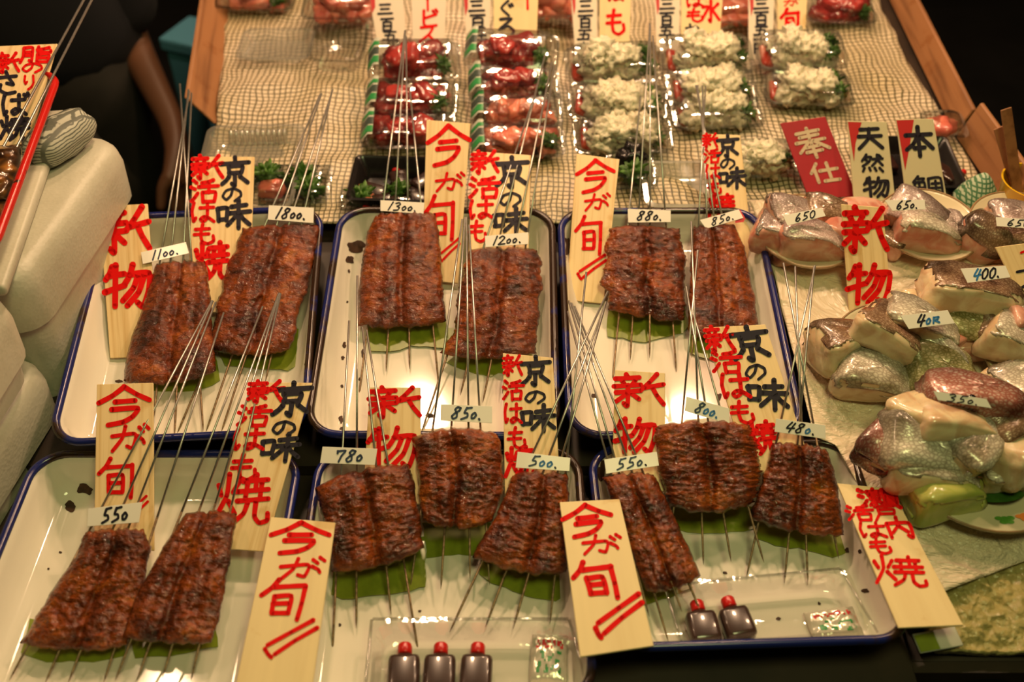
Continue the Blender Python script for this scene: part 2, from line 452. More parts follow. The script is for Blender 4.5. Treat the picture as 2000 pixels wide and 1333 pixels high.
# ------------------------------------------------------------------ brush lettering: strokes in a 100 x 100 box, y down
GL = {
 '今': [[(50,2),(28,25),(2,44)],[(50,2),(75,22),(98,36)],[(32,42),(70,38)],[(25,60),(74,56),(64,78),(46,92),(18,100)]],
 'が': [[(8,44),(60,34),(66,46),(58,84),(44,78)],[(42,8),(34,50),(10,95)],[(72,42),(84,54),(88,66)],[(74,14),(84,28)],[(88,4),(98,18)]],
 '旬': [[(30,0),(18,20),(0,38)],[(22,20),(86,16)],[(86,16),(85,60),(82,98)],[(28,42),(28,82)],[(28,42),(62,40),(62,82)],[(28,61),(62,60)],[(28,82),(62,82)]],
 '〃': [[(92,0),(50,32),(6,66)],[(98,22),(56,56),(18,92)],[(0,78),(6,92),(12,100)]],
 '彡': [[(84,0),(96,10),(60,40),(8,62)],[(98,28),(60,62),(22,94)],[(0,78),(6,96),(18,98)]],
 '新': [[(25,0),(30,10)],[(3,15),(52,11)],[(15,20),(20,32)],[(42,17),(36,32)],[(0,38),(55,33)],[(3,56),(54,50)],[(29,36),(28,98),(20,90)],[(26,58),(2,84)],[(31,57),(50,78)],[(86,0),(70,26),(54,48)],[(60,42),(100,32)],[(77,40),(86,65),(100,92)]],
 '物': [[(18,5),(12,22),(4,36)],[(8,28),(42,22)],[(26,0),(25,98)],[(2,65),(44,48)],[(62,0),(56,25),(44,48)],[(55,22),(96,18),(95,60),(84,98),(72,88)],[(72,24),(62,55),(40,85)],[(86,24),(74,65),(50,98)]],
 '京': [[(50,0),(51,14)],[(2,23),(98,16)],[(28,32),(31,56)],[(28,32),(74,30),(70,54)],[(30,55),(70,53)],[(50,56),(50,97),(40,90)],[(30,66),(20,80),(6,92)],[(68,64),(94,84)]],
 'の': [[(54,14),(46,55),(24,86),(6,62),(22,24),(58,8),(90,28),(94,60),(64,95)]],
 '味': [[(4,30),(7,72)],[(4,30),(32,27),(30,70)],[(6,70),(30,68)],[(46,24),(90,17)],[(38,46),(100,39)],[(68,0),(68,98)],[(66,46),(50,68),(34,88)],[(70,46),(82,66),(100,84)]],
 '活': [[(8,5),(20,16)],[(0,34),(14,42)],[(2,92),(12,78),(24,58)],[(82,2),(62,10),(40,14)],[(30,32),(100,27)],[(65,10),(64,55)],[(42,56),(44,96)],[(42,56),(88,54),(84,94)],[(44,93),(84,92)]],
 'は': [[(14,5),(6,45),(12,95),(22,78)],[(38,28),(96,24)],[(70,2),(70,40),(68,80),(50,94),(40,82),(56,70),(78,78),(98,94)]],
 'ば': [[(12,10),(6,48),(12,95),(20,80)],[(36,30),(84,26)],[(62,8),(62,44),(60,80),(44,94),(36,82),(50,70),(70,78),(88,94)],[(82,6),(88,16)],[(94,0),(100,12)]],
 'も': [[(42,2),(34,50),(40,86),(64,97),(88,82),(86,58)],[(12,28),(72,24)],[(8,54),(70,50)]],
 '焼': [[(6,22),(12,42)],[(42,16),(32,38)],[(24,2),(22,45),(2,95)],[(26,55),(40,80)],[(50,14),(96,10)],[(74,0),(74,32)],[(42,36),(100,31)],[(58,20),(56,48)],[(86,18),(85,46)],[(42,54),(100,49)],[(62,56),(56,78),(36,98)],[(76,54),(76,84),(86,97),(100,92),(100,78)]],
 '瀬': [[(4,8),(14,18)],[(0,36),(10,44)],[(0,94),(10,78),(18,60)],[(22,18),(56,16)],[(28,30),(29,52)],[(28,30),(54,28),(53,50)],[(29,51),(53,49)],[(41,4),(41,98)],[(40,54),(24,84)],[(43,54),(56,76)],[(62,8),(100,5)],[(80,8),(76,20)],[(66,22),(66,76)],[(66,22),(96,20),(96,74)],[(66,40),(96,38)],[(66,57),(96,56)],[(66,75),(96,74)],[(72,80),(60,98)],[(88,80),(100,97)]],
 '戸': [[(10,8),(90,4)],[(24,28),(24,55),(4,98)],[(24,28),(84,25),(82,54)],[(24,54),(82,52)]],
 '内': [[(12,30),(12,98)],[(12,30),(90,26),(88,96),(74,86)],[(50,0),(46,40),(22,74)],[(50,44),(76,72)]],
 '脂': [[(8,6),(8,60),(0,98)],[(8,6),(36,4),(36,94),(28,86)],[(8,32),(36,31)],[(8,56),(36,55)],[(92,4),(74,12),(52,18)],[(56,0),(55,32),(96,34),(98,22)],[(56,48),(56,96)],[(56,48),(92,46),(92,95)],[(56,71),(92,70)],[(56,95),(92,94)]],
 'り': [[(18,6),(14,40),(22,60),(32,46)],[(76,2),(78,50),(64,80),(40,98)]],
 'さ': [[(10,28),(90,20)],[(46,2),(60,30),(78,58),(50,52)],[(22,58),(20,82),(48,97),(84,90)]],
 'し': [[(35,2),(30,70),(50,96),(90,70)]],
 'ー': [[(50,5),(52,90)]],
 'ビ': [[(22,5),(22,82),(40,95),(90,90)],[(86,28),(24,50)],[(72,6),(80,18)],[(88,0),(97,12)]],
 'ス': [[(14,10),(80,6),(60,50),(6,96)],[(54,55),(92,94)]],
 'ぐ': [[(70,2),(28,48),(74,98)],[(74,28),(82,42)],[(90,22),(98,36)]],
 'ろ': [[(20,8),(78,6),(14,58),(60,42),(92,64),(72,94),(34,97)]],
 '三': [[(15,10),(85,6)],[(22,48),(78,45)],[(2,90),(98,85)]],
 '百': [[(2,8),(98,4)],[(52,8),(36,30)],[(20,32),(20,96)],[(20,32),(80,30),(80,95)],[(20,62),(80,60)],[(20,93),(80,92)]],
 '五': [[(10,8),(90,6)],[(48,8),(34,90)],[(16,46),(74,44),(70,90)],[(0,94),(100,90)]],
 '十': [[(0,45),(100,38)],[(50,0),(50,100)]],
 '円': [[(14,8),(14,98)],[(14,8),(86,6),(86,96),(76,88)],[(50,8),(50,50)],[(14,50),(86,48)]],
 '・': [[(46,46),(54,54)]],
 'お': [[(8,30),(60,24)],[(34,2),(34,80),(12,92),(10,74),(60,50),(92,66),(82,90),(60,95)],[(72,14),(92,30)]],
 'と': [[(30,2),(42,40)],[(84,22),(24,58),(28,88),(90,92)]],
 '水': [[(50,0),(50,96),(40,88)],[(8,30),(40,28),(6,82)],[(90,16),(60,42)],[(56,40),(98,90)]],
 '奉': [[(14,14),(86,9)],[(20,29),(80,25)],[(4,47),(96,42)],[(50,0),(46,40),(4,80)],[(56,44),(98,76)],[(30,65),(72,62)],[(26,81),(76,78)],[(50,52),(50,100)]],
 '仕': [[(30,2),(4,48)],[(18,34),(18,98)],[(36,40),(98,35)],[(66,4),(66,90)],[(42,93),(94,91)]],
 '天': [[(14,10),(86,6)],[(4,42),(96,38)],[(50,8),(44,52),(4,96)],[(52,46),(98,92)]],
 '然': [[(26,0),(4,36)],[(20,16),(46,14),(34,42),(4,66)],[(16,26),(26,34)],[(52,26),(98,22)],[(74,2),(70,36),(46,66)],[(76,30),(98,62)],[(84,4),(92,14)],[(10,78),(2,96)],[(34,78),(38,94)],[(58,78),(64,94)],[(82,76),(96,96)]],
 '本': [[(4,28),(96,23)],[(50,0),(50,98)],[(48,28),(30,56),(4,76)],[(52,28),(98,72)],[(32,73),(68,70)]],
 '鯛': [[(22,0),(4,22)],[(20,10),(40,8),(32,22)],[(8,24),(8,66)],[(8,24),(42,22),(42,64)],[(24,24),(24,64)],[(8,44),(42,43)],[(8,65),(42,64)],[(6,78),(0,94)],[(18,78),(18,90)],[(30,76),(32,90)],[(40,74),(46,92)],[(56,8),(54,60),(46,98)],[(56,8),(98,6),(98,96),(88,88)],[(66,26),(90,24)],[(78,16),(78,44)],[(64,44),(92,42)],[(66,58),(66,84)],[(66,58),(88,57),(88,84)],[(66,84),(88,83)]],
 '0': [[(52,4),(14,36),(18,86),(52,96),(86,62),(82,16),(50,4)]],
 '1': [[(78,0),(50,50),(22,100)]],
 '2': [[(16,22),(50,2),(84,22),(50,62),(10,96)],[(10,96),(94,92)]],
 '3': [[(22,12),(62,0),(82,22),(44,46)],[(44,46),(80,62),(64,92),(12,98)]],
 '4': [[(48,0),(10,62),(94,54)],[(86,8),(66,52),(50,100)]],
 '5': [[(44,4),(30,44),(64,48),(72,76),(12,98)],[(46,6),(96,0)]],
 '6': [[(74,0),(26,44),(14,84),(46,98),(76,74),(54,54),(22,74)]],
 '7': [[(8,14),(12,34)],[(8,16),(88,8),(60,50),(44,100)]],
 '8': [[(84,10),(50,2),(28,24),(56,50),(64,84),(30,98),(10,78),(40,50),(76,30),(84,8)]],
 '.': [[(40,88),(56,96)]],
 'o': [[(50,40),(16,62),(24,94),(58,92),(80,64),(54,40)]],
 'R': [[(14,36),(18,96)],[(14,40),(72,36),(60,62),(22,68)],[(30,68),(90,94)]],
}

def catmull(pts, n=5):
    if len(pts) < 3:
        return [(lerp(pts[0][0], pts[-1][0], k / 4), lerp(pts[0][1], pts[-1][1], k / 4)) for k in range(5)]
    out = []
    P = [pts[0]] + list(pts) + [pts[-1]]
    for i in range(1, len(P) - 2):
        p0, p1, p2, p3 = P[i - 1], P[i], P[i + 1], P[i + 2]
        for k in range(n):
            t = k / n
            t2, t3 = t * t, t * t * t
            # a tight spline, so that corners stay crisp
            s = 0.30
            m1 = ((p2[0] - p0[0]) * s, (p2[1] - p0[1]) * s)
            m2 = ((p3[0] - p1[0]) * s, (p3[1] - p1[1]) * s)
            a, b, c, d = 2 * t3 - 3 * t2 + 1, t3 - 2 * t2 + t, -2 * t3 + 3 * t2, t3 - t2
            out.append((a * p1[0] + b * m1[0] + c * p2[0] + d * m2[0], a * p1[1] + b * m1[1] + c * p2[1] + d * m2[1]))
    out.append(pts[-1])
    return out

def char_px(ch, cx, cy, w, h, rot=0.0, shear=0.0, sw=None):
    """strokes of one character as lists of (px, py, half width) in photograph pixels"""
    a = R(rot)
    ca, sa = math.cos(a), math.sin(a)
    rs = random.Random(hash((ord(ch), int(cx), int(cy))))
    sw = sw * 1.15 if sw else (0.118 * math.sqrt(w * h) if ch in '今が旬〃' else 0.135 * math.sqrt(w * h) + 1.2)
    res = []
    for st in GL[ch]:
        pts = catmull(st)
        jx, jy = rs.uniform(-1.5, 1.5), rs.uniform(-1.5, 1.5)
        out = []
        n = len(pts)
        for i, (x, y) in enumerate(pts):
            u = (x - 50 + jx) / 100 * w
            v = (y - 50 + jy) / 100 * h
            u -= shear * v
            t = i / max(n - 1, 1)
            hw = sw / 2 * (1.04 - 0.10 * math.sin(math.pi * min(1, t * 1.3)) - 0.12 * t)
            out.append((cx + u * ca - v * sa, cy + u * sa + v * ca, hw))
        res.append(out)
    return res

def lettering(name, chars, plane, mat, parent, lift=0.0006, extra=None):
    """brush strokes lying on the face of a board: one mesh"""
    mb = MB()
    pl = plane.up(lift)
    k = 0
    for c in chars:
        for st in char_px(*c):
            k += 1
            d = 0.00003 * (k % 9)
            L, Rr = [], []
            n = len(st)
            for i in range(n):
                x, y, hw = st[i]
                x0, y0, _ = st[max(i - 1, 0)]
                x1, y1, _ = st[min(i + 1, n - 1)]
                dx, dy = x1 - x0, y1 - y0
                l = math.hypot(dx, dy) or 1
                L.append(pl.at(x - dy / l * hw, y + dx / l * hw, d))
                Rr.append(pl.at(x + dy / l * hw, y - dx / l * hw, d))
            mb.add(L + Rr, [(i, i + 1, n + i + 1, n + i) for i in range(n - 1)])
            for i in sorted(set((0, n - 1) + tuple(range(0, n, 5)))):
                x, y, hw = st[i]
                ring = [pl.at(x + hw * math.cos(t), y - hw * math.sin(t), d) for t in [2 * math.pi * q / 9 for q in range(9)]]
                mb.add(ring, [tuple(range(9))])
    if extra:
        for poly in extra:
            mb.add([pl.at(x, y) for x, y in poly], [tuple(range(len(poly)))])
    o = mb.build(name, mat, parent)
    # all strokes face away from the board
    me = o.data
    nl = (o.matrix_world.to_3x3().inverted() @ plane.n)
    for p in me.polygons:
        p.use_smooth = False
        if p.normal.dot(nl) < 0:
            p.flip()
    return o

def slab(name, quad, plane, thick, mat, frame=None):
    """thin board: its front face is the given pixel quad on the plane"""
    front = [plane.at(x, y) for x, y in quad]
    back = [p - plane.n * thick for p in front]
    c = sum(front, Vector()) / 4
    if frame is None:
        top = (front[0] + front[1]) / 2
        bot = (front[2] + front[3]) / 2
        ey = (top - bot).normalized()
        frame = frame_of(c, ey.cross(plane.n), plane.n)
    vs = front + back
    fs = [(3, 2, 1, 0), (4, 5, 6, 7), (0, 1, 5, 4), (1, 2, 6, 5), (2, 3, 7, 6), (3, 0, 4, 7)]
    inv = frame.inverted()
    bm = bmesh.new()
    bv = [bm.verts.new(inv @ v) for v in vs]
    for f in fs:
        bm.faces.new([bv[i] for i in f])
    bmesh.ops.recalc_face_normals(bm, faces=bm.faces)
    bmesh.ops.bevel(bm, geom=list(bm.edges), offset=min(0.0005, thick * .3), segments=1, affect='EDGES')
    return from_bm(name, bm, mat, None, frame, smooth=False)
# ------------------------------------------------------------------ shell of the place: floor, dark back wall, counter
M['floor'] = simple('dark_wet_floor', (0.010, 0.009, 0.008), 0.5, var=0.4, scale=4)
M['dark_wall'] = simple('dark_wall_paint', (0.004, 0.004, 0.005), 0.7, var=0.3, scale=3)
M['counter'] = simple('dark_varnished_counter', (0.022, 0.012, 0.007), 0.5, var=0.5, scale=9)
mb = MB()
mb.add([(-4, -1, 0), (4, -1, 0), (4, 6, 0), (-4, 6, 0)], [(0, 1, 2, 3)])
tag(mb.build('floor', M['floor'], None, Matrix.Identity(4), False), None, None, None, 'structure')
mb = MB()
mb.add([(-4, 5.5, 0), (4, 5.5, 0), (4, 5.5, 3.2), (-4, 5.5, 3.2)], [(0, 1, 2, 3)])
tag(mb.build('wall_back', M['dark_wall'], None, Matrix.Identity(4), False), None, None, None, 'structure')

def prism(mb, poly, thick, m=0):
    """solid below a polygon of world points"""
    n = len(poly)
    c = sum(poly, Vector()) / n
    bot = [Vector((p.x, p.y, p.z - thick)) for p in poly]
    fs = [tuple(range(n)), tuple(reversed(range(n, 2 * n)))] + [(i, n + i, n + (i + 1) % n, (i + 1) % n) for i in range(n)]
    mb.add(list(poly) + bot, fs, m)
# ------------------------------------------------------------------ the stall's counter and what covers it
def net_mat():
    m, nt, bs = new_mat('netting_over_white_sheet')
    tc = N(nt, 'ShaderNodeTexCoord')
    nz = N(nt, 'ShaderNodeTexNoise', i_Scale=9.0, i_Detail=3.0)
    nt.links.new(tc.outputs['Object'], nz.inputs['Vector'])
    sc = N(nt, 'ShaderNodeVectorMath', operation='SCALE')
    sc.inputs['Scale'].default_value = 0.035
    nt.links.new(nz.outputs['Color'], sc.inputs[0])
    ad = N(nt, 'ShaderNodeVectorMath', operation='ADD')
    nt.links.new(tc.outputs['Object'], ad.inputs[0])
    nt.links.new(sc.outputs[0], ad.inputs[1])
    sp = N(nt, 'ShaderNodeSeparateXYZ')
    nt.links.new(ad.outputs[0], sp.inputs[0])
    outs = []
    for ax, sz in (('X', 0.0082), ('Y', 0.0082)):
        dv = N(nt, 'ShaderNodeMath', operation='DIVIDE')
        dv.inputs[1].default_value = sz
        pp = N(nt, 'ShaderNodeMath', operation='PINGPONG')
        pp.inputs[1].default_value = 0.5
        nt.links.new(sp.outputs[ax], dv.inputs[0])
        nt.links.new(dv.outputs[0], pp.inputs[0])
        outs.append(pp)
    mn = N(nt, 'ShaderNodeMath', operation='MINIMUM')
    nt.links.new(outs[0].outputs[0], mn.inputs[0])
    nt.links.new(outs[1].outputs[0], mn.inputs[1])
    rp = ramp(nt, [(0.07, (0.085, 0.07, 0.025)), (0.17, (0.70, 0.58, 0.44))])
    nt.links.new(mn.outputs[0], rp.inputs['Fac'])
    n2 = N(nt, 'ShaderNodeTexNoise', i_Scale=5.0, i_Detail=3.0)
    nt.links.new(tc.outputs['Object'], n2.inputs['Vector'])
    r2 = ramp(nt, [(0.35, (0.80, 0.78, 0.62)), (0.6, (1, 1, 1))])
    nt.links.new(n2.outputs['Fac'], r2.inputs['Fac'])
    mx = N(nt, 'ShaderNodeMix', data_type='RGBA', blend_type='MULTIPLY')
    mx.inputs['Factor'].default_value = 1.0
    nt.links.new(rp.outputs[0], mx.inputs['A'])
    nt.links.new(r2.outputs[0], mx.inputs['B'])
    nt.links.new(mx.outputs['Result'], bs.inputs['Base Color'])
    bp = N(nt, 'ShaderNodeBump', i_Strength=0.5, i_Distance=0.002, invert=True)
    nt.links.new(mn.outputs[0], bp.inputs['Height'])
    nt.links.new(bp.outputs['Normal'], bs.inputs['Normal'])
    bs.inputs['Roughness'].default_value = 0.38
    return m

def film_mat():
    m, nt, bs = new_mat('thin_white_plastic_film')
    tc = N(nt, 'ShaderNodeTexCoord')
    n1 = N(nt, 'ShaderNodeTexNoise', i_Scale=7.0, i_Detail=5.0, i_Distortion=1.6, i_Roughness=0.55)
    nt.links.new(tc.outputs['Object'], n1.inputs['Vector'])
    n2 = N(nt, 'ShaderNodeTexVoronoi', i_Scale=17.0, feature='DISTANCE_TO_EDGE')
    w_ = N(nt, 'ShaderNodeVectorMath', operation='SCALE')
    w_.inputs['Scale'].default_value = 0.25
    nt.links.new(n1.outputs['Color'], w_.inputs[0])
    a_ = N(nt, 'ShaderNodeVectorMath', operation='ADD')
    nt.links.new(tc.outputs['Object'], a_.inputs[0])
    nt.links.new(w_.outputs[0], a_.inputs[1])
    nt.links.new(a_.outputs[0], n2.inputs['Vector'])
    ms = N(nt, 'ShaderNodeMath', operation='MULTIPLY_ADD')
    ms.inputs[1].default_value = 0.7
    nt.links.new(n2.outputs['Distance'], ms.inputs[0])
    nt.links.new(n1.outputs['Fac'], ms.inputs[2])
    bp = N(nt, 'ShaderNodeBump', i_Strength=0.9, i_Distance=0.010)
    nt.links.new(ms.outputs[0], bp.inputs['Height'])
    nt.links.new(bp.outputs['Normal'], bs.inputs['Normal'])
    bs.inputs['Base Color'].default_value = (0.74, 0.62, 0.46, 1)
    bs.inputs['Roughness'].default_value = 0.32
    bs.inputs['Subsurface Weight'].default_value = 0.15
    bs.inputs['Subsurface Radius'].default_value = (0.01, 0.01, 0.008)
    return m

def ice_mat():
    m, nt, bs = new_mat('wet_crushed_ice')
    tc = N(nt, 'ShaderNodeTexCoord')
    v = N(nt, 'ShaderNodeTexVoronoi', i_Scale=95.0)
    v2 = N(nt, 'ShaderNodeTexNoise', i_Scale=160.0, i_Detail=4.0)
    nt.links.new(tc.outputs['Object'], v.inputs['Vector'])
    nt.links.new(tc.outputs['Object'], v2.inputs['Vector'])
    s = N(nt, 'ShaderNodeMath', operation='ADD')
    nt.links.new(v.outputs['Distance'], s.inputs[0])
    nt.links.new(v2.outputs['Fac'], s.inputs[1])
    bp = N(nt, 'ShaderNodeBump', i_Strength=0.7, i_Distance=0.004)
    nt.links.new(s.outputs[0], bp.inputs['Height'])
    nt.links.new(bp.outputs['Normal'], bs.inputs['Normal'])
    bs.inputs['Base Color'].default_value = (0.42, 0.35, 0.14, 1)
    bs.inputs['Roughness'].default_value = 0.10
    bs.inputs['Subsurface Weight'].default_value = 0.4
    bs.inputs['Subsurface Radius'].default_value = (0.02, 0.02, 0.012)
    return m

M['net'] = net_mat()
M['film'] = film_mat()
M['ice'] = ice_mat()
M['brown_wood'] = wood_mat('brown_side_board', (0.30, 0.13, 0.05), (0.17, 0.065, 0.022), 60)
M['emblem'] = simple('black_painted_emblem', (0.004, 0.004, 0.004), 0.6)

def inside(poly, x, y):
    c = False
    n = len(poly)
    for i in range(n):
        x1, y1 = poly[i]
        x2, y2 = poly[(i + 1) % n]
        if (y1 > y) != (y2 > y) and x < (x2 - x1) * (y - y1) / (y2 - y1) + x1:
            c = not c
    return c

def sheet_grid(name, left, right, plane, nu, nv, hfun, mat, thick=0.002):
    """sheet between two pixel polylines (top to bottom), with small folds; closed underneath"""
    V = []
    for j in range(nv + 1):
        for i in range(nu + 1):
            a, b = poly_at(left, j / nv), poly_at(right, j / nv)
            p = plane.at(lerp(a[0], b[0], i / nu), lerp(a[1], b[1], i / nu))
            V.append(p + plane.n * hfun(p))
    n = len(V)
    V += [p - plane.n * thick for p in V]
    fs = []
    W = nu + 1
    for j in range(nv):
        for i in range(nu):
            q = (j * W + i, (j + 1) * W + i, (j + 1) * W + i + 1, j * W + i + 1)
            fs.append(q)
            fs.append(tuple(n + k for k in reversed(q)))
    def rim(idx):
        for a, b in zip(idx, idx[1:]):
            fs.append((a, b, n + b, n + a))
    rim([i for i in range(W)])
    rim([nv * W + i for i in reversed(range(W))])
    rim([j * W for j in reversed(range(nv + 1))])
    rim([j * W + nu for j in range(nv + 1)])
    c = sum(V[:n], Vector()) / n
    return mesh(name, V, fs, mat, None, frame_of(c, (1, 0, 0), plane.n))

def wr(p, s, a, o=0.0):
    return a * noise.noise(Vector((p.x * s + o, p.y * s, o)))

# the counter: three tops on one carcass
cfr = Matrix.Identity(4)
mb = MB()
fy = P_ICE.at(1900, 1262).y
def rect_on(plane, h, x0, x1, y0, y1):
    out = []
    for x, y in ((x0, y0), (x1, y0), (x1, y1), (x0, y1)):
        q = plane.p + plane.n * h
        z = q.z - ((x - q.x) * plane.n.x + (y - q.y) * plane.n.y) / plane.n.z
        out.append(Vector((x, y, z)))
    return out
y_mid = P_FRONT.at(864, 866).y
y_bk = P_BACK.at(900, 396).y + 0.03
y_far = P_NET.at(1000, -170).y
ctop = mb
y_lo = P_FRONT.at(864, 1340).y
prism(mb, rect_on(P_FRONT, -.058, -.62, .40, y_lo, y_mid), .03)
prism(mb, rect_on(P_BACK, -.062, -.62, .40, y_mid + .001, y_bk), .03)
prism(mb, [P_NET.at(x, y, -.006) for x, y in ((404, 396), (1962, 396), (1655, -150), (462, -150))], .03)
prism(mb, rect_on(P_ICE, -.030, .401, 1.2, fy, y_bk), .03)
counter = mb.build('display_counter', M['counter'], None, cfr, smooth=False)
tag(counter, 'dark wooden market counter under the trays and the ice', 'counter')
bpy.context.view_layer.update()
mb = MB()
zf = min(v.z for v in rect_on(P_ICE, -.030, .4, 1.2, fy, y_bk)) - .001
zl = min(v.z for v in rect_on(P_FRONT, -.058, -.62, .40, y_lo, y_mid)) - .031
mb.add([(-.62, y_lo, 0), (.40, y_lo, 0), (.40, y_lo, zl), (-.62, y_lo, zl), (-.62, y_lo + .02, 0), (.40, y_lo + .02, 0), (.40, y_lo + .02, zl), (-.62, y_lo + .02, zl)],
       [(0, 1, 2, 3), (5, 4, 7, 6), (3, 2, 6, 7), (1, 5, 6, 2), (4, 0, 3, 7)])
mb.add([(.4, fy - .012, 0), (1.2, fy - .012, 0), (1.2, fy - .012, zf), (.4, fy - .012, zf), (.4, fy + .012, 0), (1.2, fy + .012, 0), (1.2, fy + .012, zf), (.4, fy + .012, zf)],
       [(0, 1, 2, 3), (5, 4, 7, 6), (3, 2, 6, 7), (1, 5, 6, 2), (4, 0, 3, 7)])
mb.build('front_panel', M['counter'], counter, smooth=False)
pf = Plane((0, fy - .0135, .6), 0)
pf.n = Vector((0, -1, 0))
mb = MB()
ctr = pf.at(1915, 1352)
for r0, r1, a0, a1 in ((.030, .034, 10, 190),):
    k = 24
    inner = [ctr + Vector((math.cos(R(a0 + (a1 - a0) * i / k)) * r0, 0, math.sin(R(a0 + (a1 - a0) * i / k)) * r0 * .8)) for i in range(k + 1)]
    outer = [ctr + Vector((math.cos(R(a0 + (a1 - a0) * i / k)) * r1, 0, math.sin(R(a0 + (a1 - a0) * i / k)) * r1 * .8)) for i in range(k + 1)]
    mb.add(inner + outer, [(i, i + 1, k + 2 + i, k + 1 + i) for i in range(k)])
mb.build('painted_emblem', M['emblem'], counter, smooth=False)

o = sheet_grid('netting', [(452,-150),(438,60),(425,240),(372,440)], [(1660,-150),(1722,20),(1764,110),(1862,268),(1966,440)], P_NET, 130, 110,
               lambda p: .004 + wr(p, 9, .008) + wr(p, 26, .0045, 4) + .004 * max(0, noise.noise(Vector((p.x * 3 + p.y * 6, p.y * 22, 2)))), M['net'])
tag(o, 'white sheet under olive fishing net covering the back of the stall', 'netting', None, 'stuff')
o = sheet_grid('plastic_film', [(1462,392),(1490,450),(1536,640),(1590,852),(1632,872),(1700,985),(1790,1150),(1806,1172)],
               [(2110,392),(2110,560),(2110,700),(2110,850),(2110,930),(2110,1000),(2110,1020),(2110,1052)], P_ICE, 110, 120,
               lambda p: .000 + wr(p, 8, .005, 1) + wr(p, 24, .003, 7) + .005 * abs(noise.noise(Vector((p.x * 14 + p.y * 9, p.y * 10 - p.x * 7, 3)))), M['film'])
tag(o, 'wrinkled white plastic film spread over the ice under the fish plates', 'plastic sheet')
o = sheet_grid('crushed_ice', [(1780,1120),(1806,1190),(1838,1262)], [(2110,1020),(2110,1160),(2110,1266)], P_ICE, 110, 60,
               lambda p: -.010 + wr(p, 30, .006, 2) + .005 * noise.noise(Vector((p.x * 80, p.y * 80, 0))) + .0025 * noise.noise(Vector((p.x * 210, p.y * 210, 0))), M['ice'], .012)
tag(o, 'bare patch of crushed ice at the front right corner of the counter', 'ice', None, 'stuff')

def plank(name, a, b, plane, lean, height, thick, label, mat):
    """board standing along the pixel line a-b on a plane, leaning sideways by lean"""
    p, q = plane.at(*a), plane.at(*b)
    side = Vector((lean, 0, height))
    t = Vector((thick if lean > 0 else -thick, 0, 0))
    mb = MB()
    vs = [p, q, q + side, p + side, p + t, q + t, q + side + t, p + side + t]
    mb.add(vs, [(0, 1, 2, 3), (5, 4, 7, 6), (3, 2, 6, 7), (1, 5, 6, 2), (4, 0, 3, 7), (0, 4, 5, 1)])
    c = (p + q) / 2
    d = (q - p).normalized()
    fr = frame_of(c, d.cross(Vector((0, 0, 1))), d.cross(d.cross(Vector((0, 0, 1))) * -1))
    o = mb.build(name, mat, None, fr, smooth=False)
    me = o.data
    bm = bmesh.new()
    bm.from_mesh(me)
    bmesh.ops.recalc_face_normals(bm, faces=bm.faces)
    bmesh.ops.bevel(bm, geom=list(bm.edges), offset=.0015, segments=1, affect='EDGES')
    bm.to_mesh(me)
    bm.free()
    tag(o, label, 'board')
    return o

plank('side_board', (424,243), (470,-150), P_NET, -.034, .045, .006, 'brown wooden board edging the left of the netting, before a blue box', M['brown_wood'])
plank('side_board', (1664,-150), (1862,262), P_NET, .016, .042, .006, 'long brown wooden board edging the right of the netting', M['brown_wood'])
plank('side_board', (1866,268), (1962,410), P_NET, .018, .058, .006, 'short brown wooden board by the yellow cup', M['brown_wood'])
# ------------------------------------------------------------------ enamel trays
from mathutils.bvhtree import BVHTree

def ring_at(frame, w, l, inset, z, r, n=8):
    return [frame @ Vector((x, y, z)) for x, y in rrect(w - 2 * inset, l - 2 * inset, max(r - inset * .7, 0.008), n)]

def tray(quad, plane, label, rim_mat, depth=0.047, r=0.036, name='enamel_tray', body_mat=None, rr=0.0048):
    tl, tr, br, bl = [p if isinstance(p, Vector) else plane.at(*p) for p in quad]
    c = (tl + tr + br + bl) / 4
    ex = ((tr - tl) + (br - bl)) / 2
    ey = ((tl - bl) + (tr - br)) / 2
    fr = frame_of(c, ex, plane.n)
    w_, l_ = ex.length, ey.length
    d = depth
    prof = [(0.036, -d - .003), (0.024, -d + .002), (0.005, -0.006), (0.002, -0.006), (0.0048, -0.003), (0.009, -0.006),
            (0.012, -0.016), (0.019, -d * .72), (0.025, -d * .9), (0.032, -d * .985), (0.042, -d)]
    mb = MB()
    mb.rings([ring_at(fr, w_, l_, i, z, r) for i, z in prof], True, True, True)
    o = mb.build(name, body_mat or M['enamel'], None, fr)
    smart_smooth(o, 60)
    tag(o, label, 'tray', 'enamel trays of the stall')
    rim = MB()
    path = [Vector((x, y, -rr)) for x, y in rrect(w_ - 2 * rr, l_ - 2 * rr, r, 8)]
    m = len(path)
    rings = []
    for i in range(m):
        t = (path[(i + 1) % m] - path[i - 1]).normalized()
        s = Vector((t.y, -t.x, 0))
        rings.append([fr @ (path[i] + s * math.cos(a) * rr + Vector((0, 0, 1)) * math.sin(a) * rr) for a in [2 * math.pi * k / 8 for k in range(8)]])
    rings.append(rings[0])
    rim.rings(rings, True)
    rim.build('rim', rim_mat, o)
    bpy.context.view_layer.update()
    me = o.data
    T = dict(o=o, plane=plane, w=w_, l=l_, frame=fr, d=d,
             bvh=BVHTree.FromPolygons([o.matrix_world @ v.co for v in me.vertices], [tuple(p.vertices) for p in me.polygons]))
    return T

def hit(T, px, py, lift=0.0005):
    p, n, i, d = T['bvh'].ray_cast(CO, ray(px, py).normalized())
    if p is None:
        p = T['plane'].at(px, py, -T['d'])
        n = T['plane'].n
    if n.dot(ray(px, py)) > 0:
        n = -n
    return p + n * lift

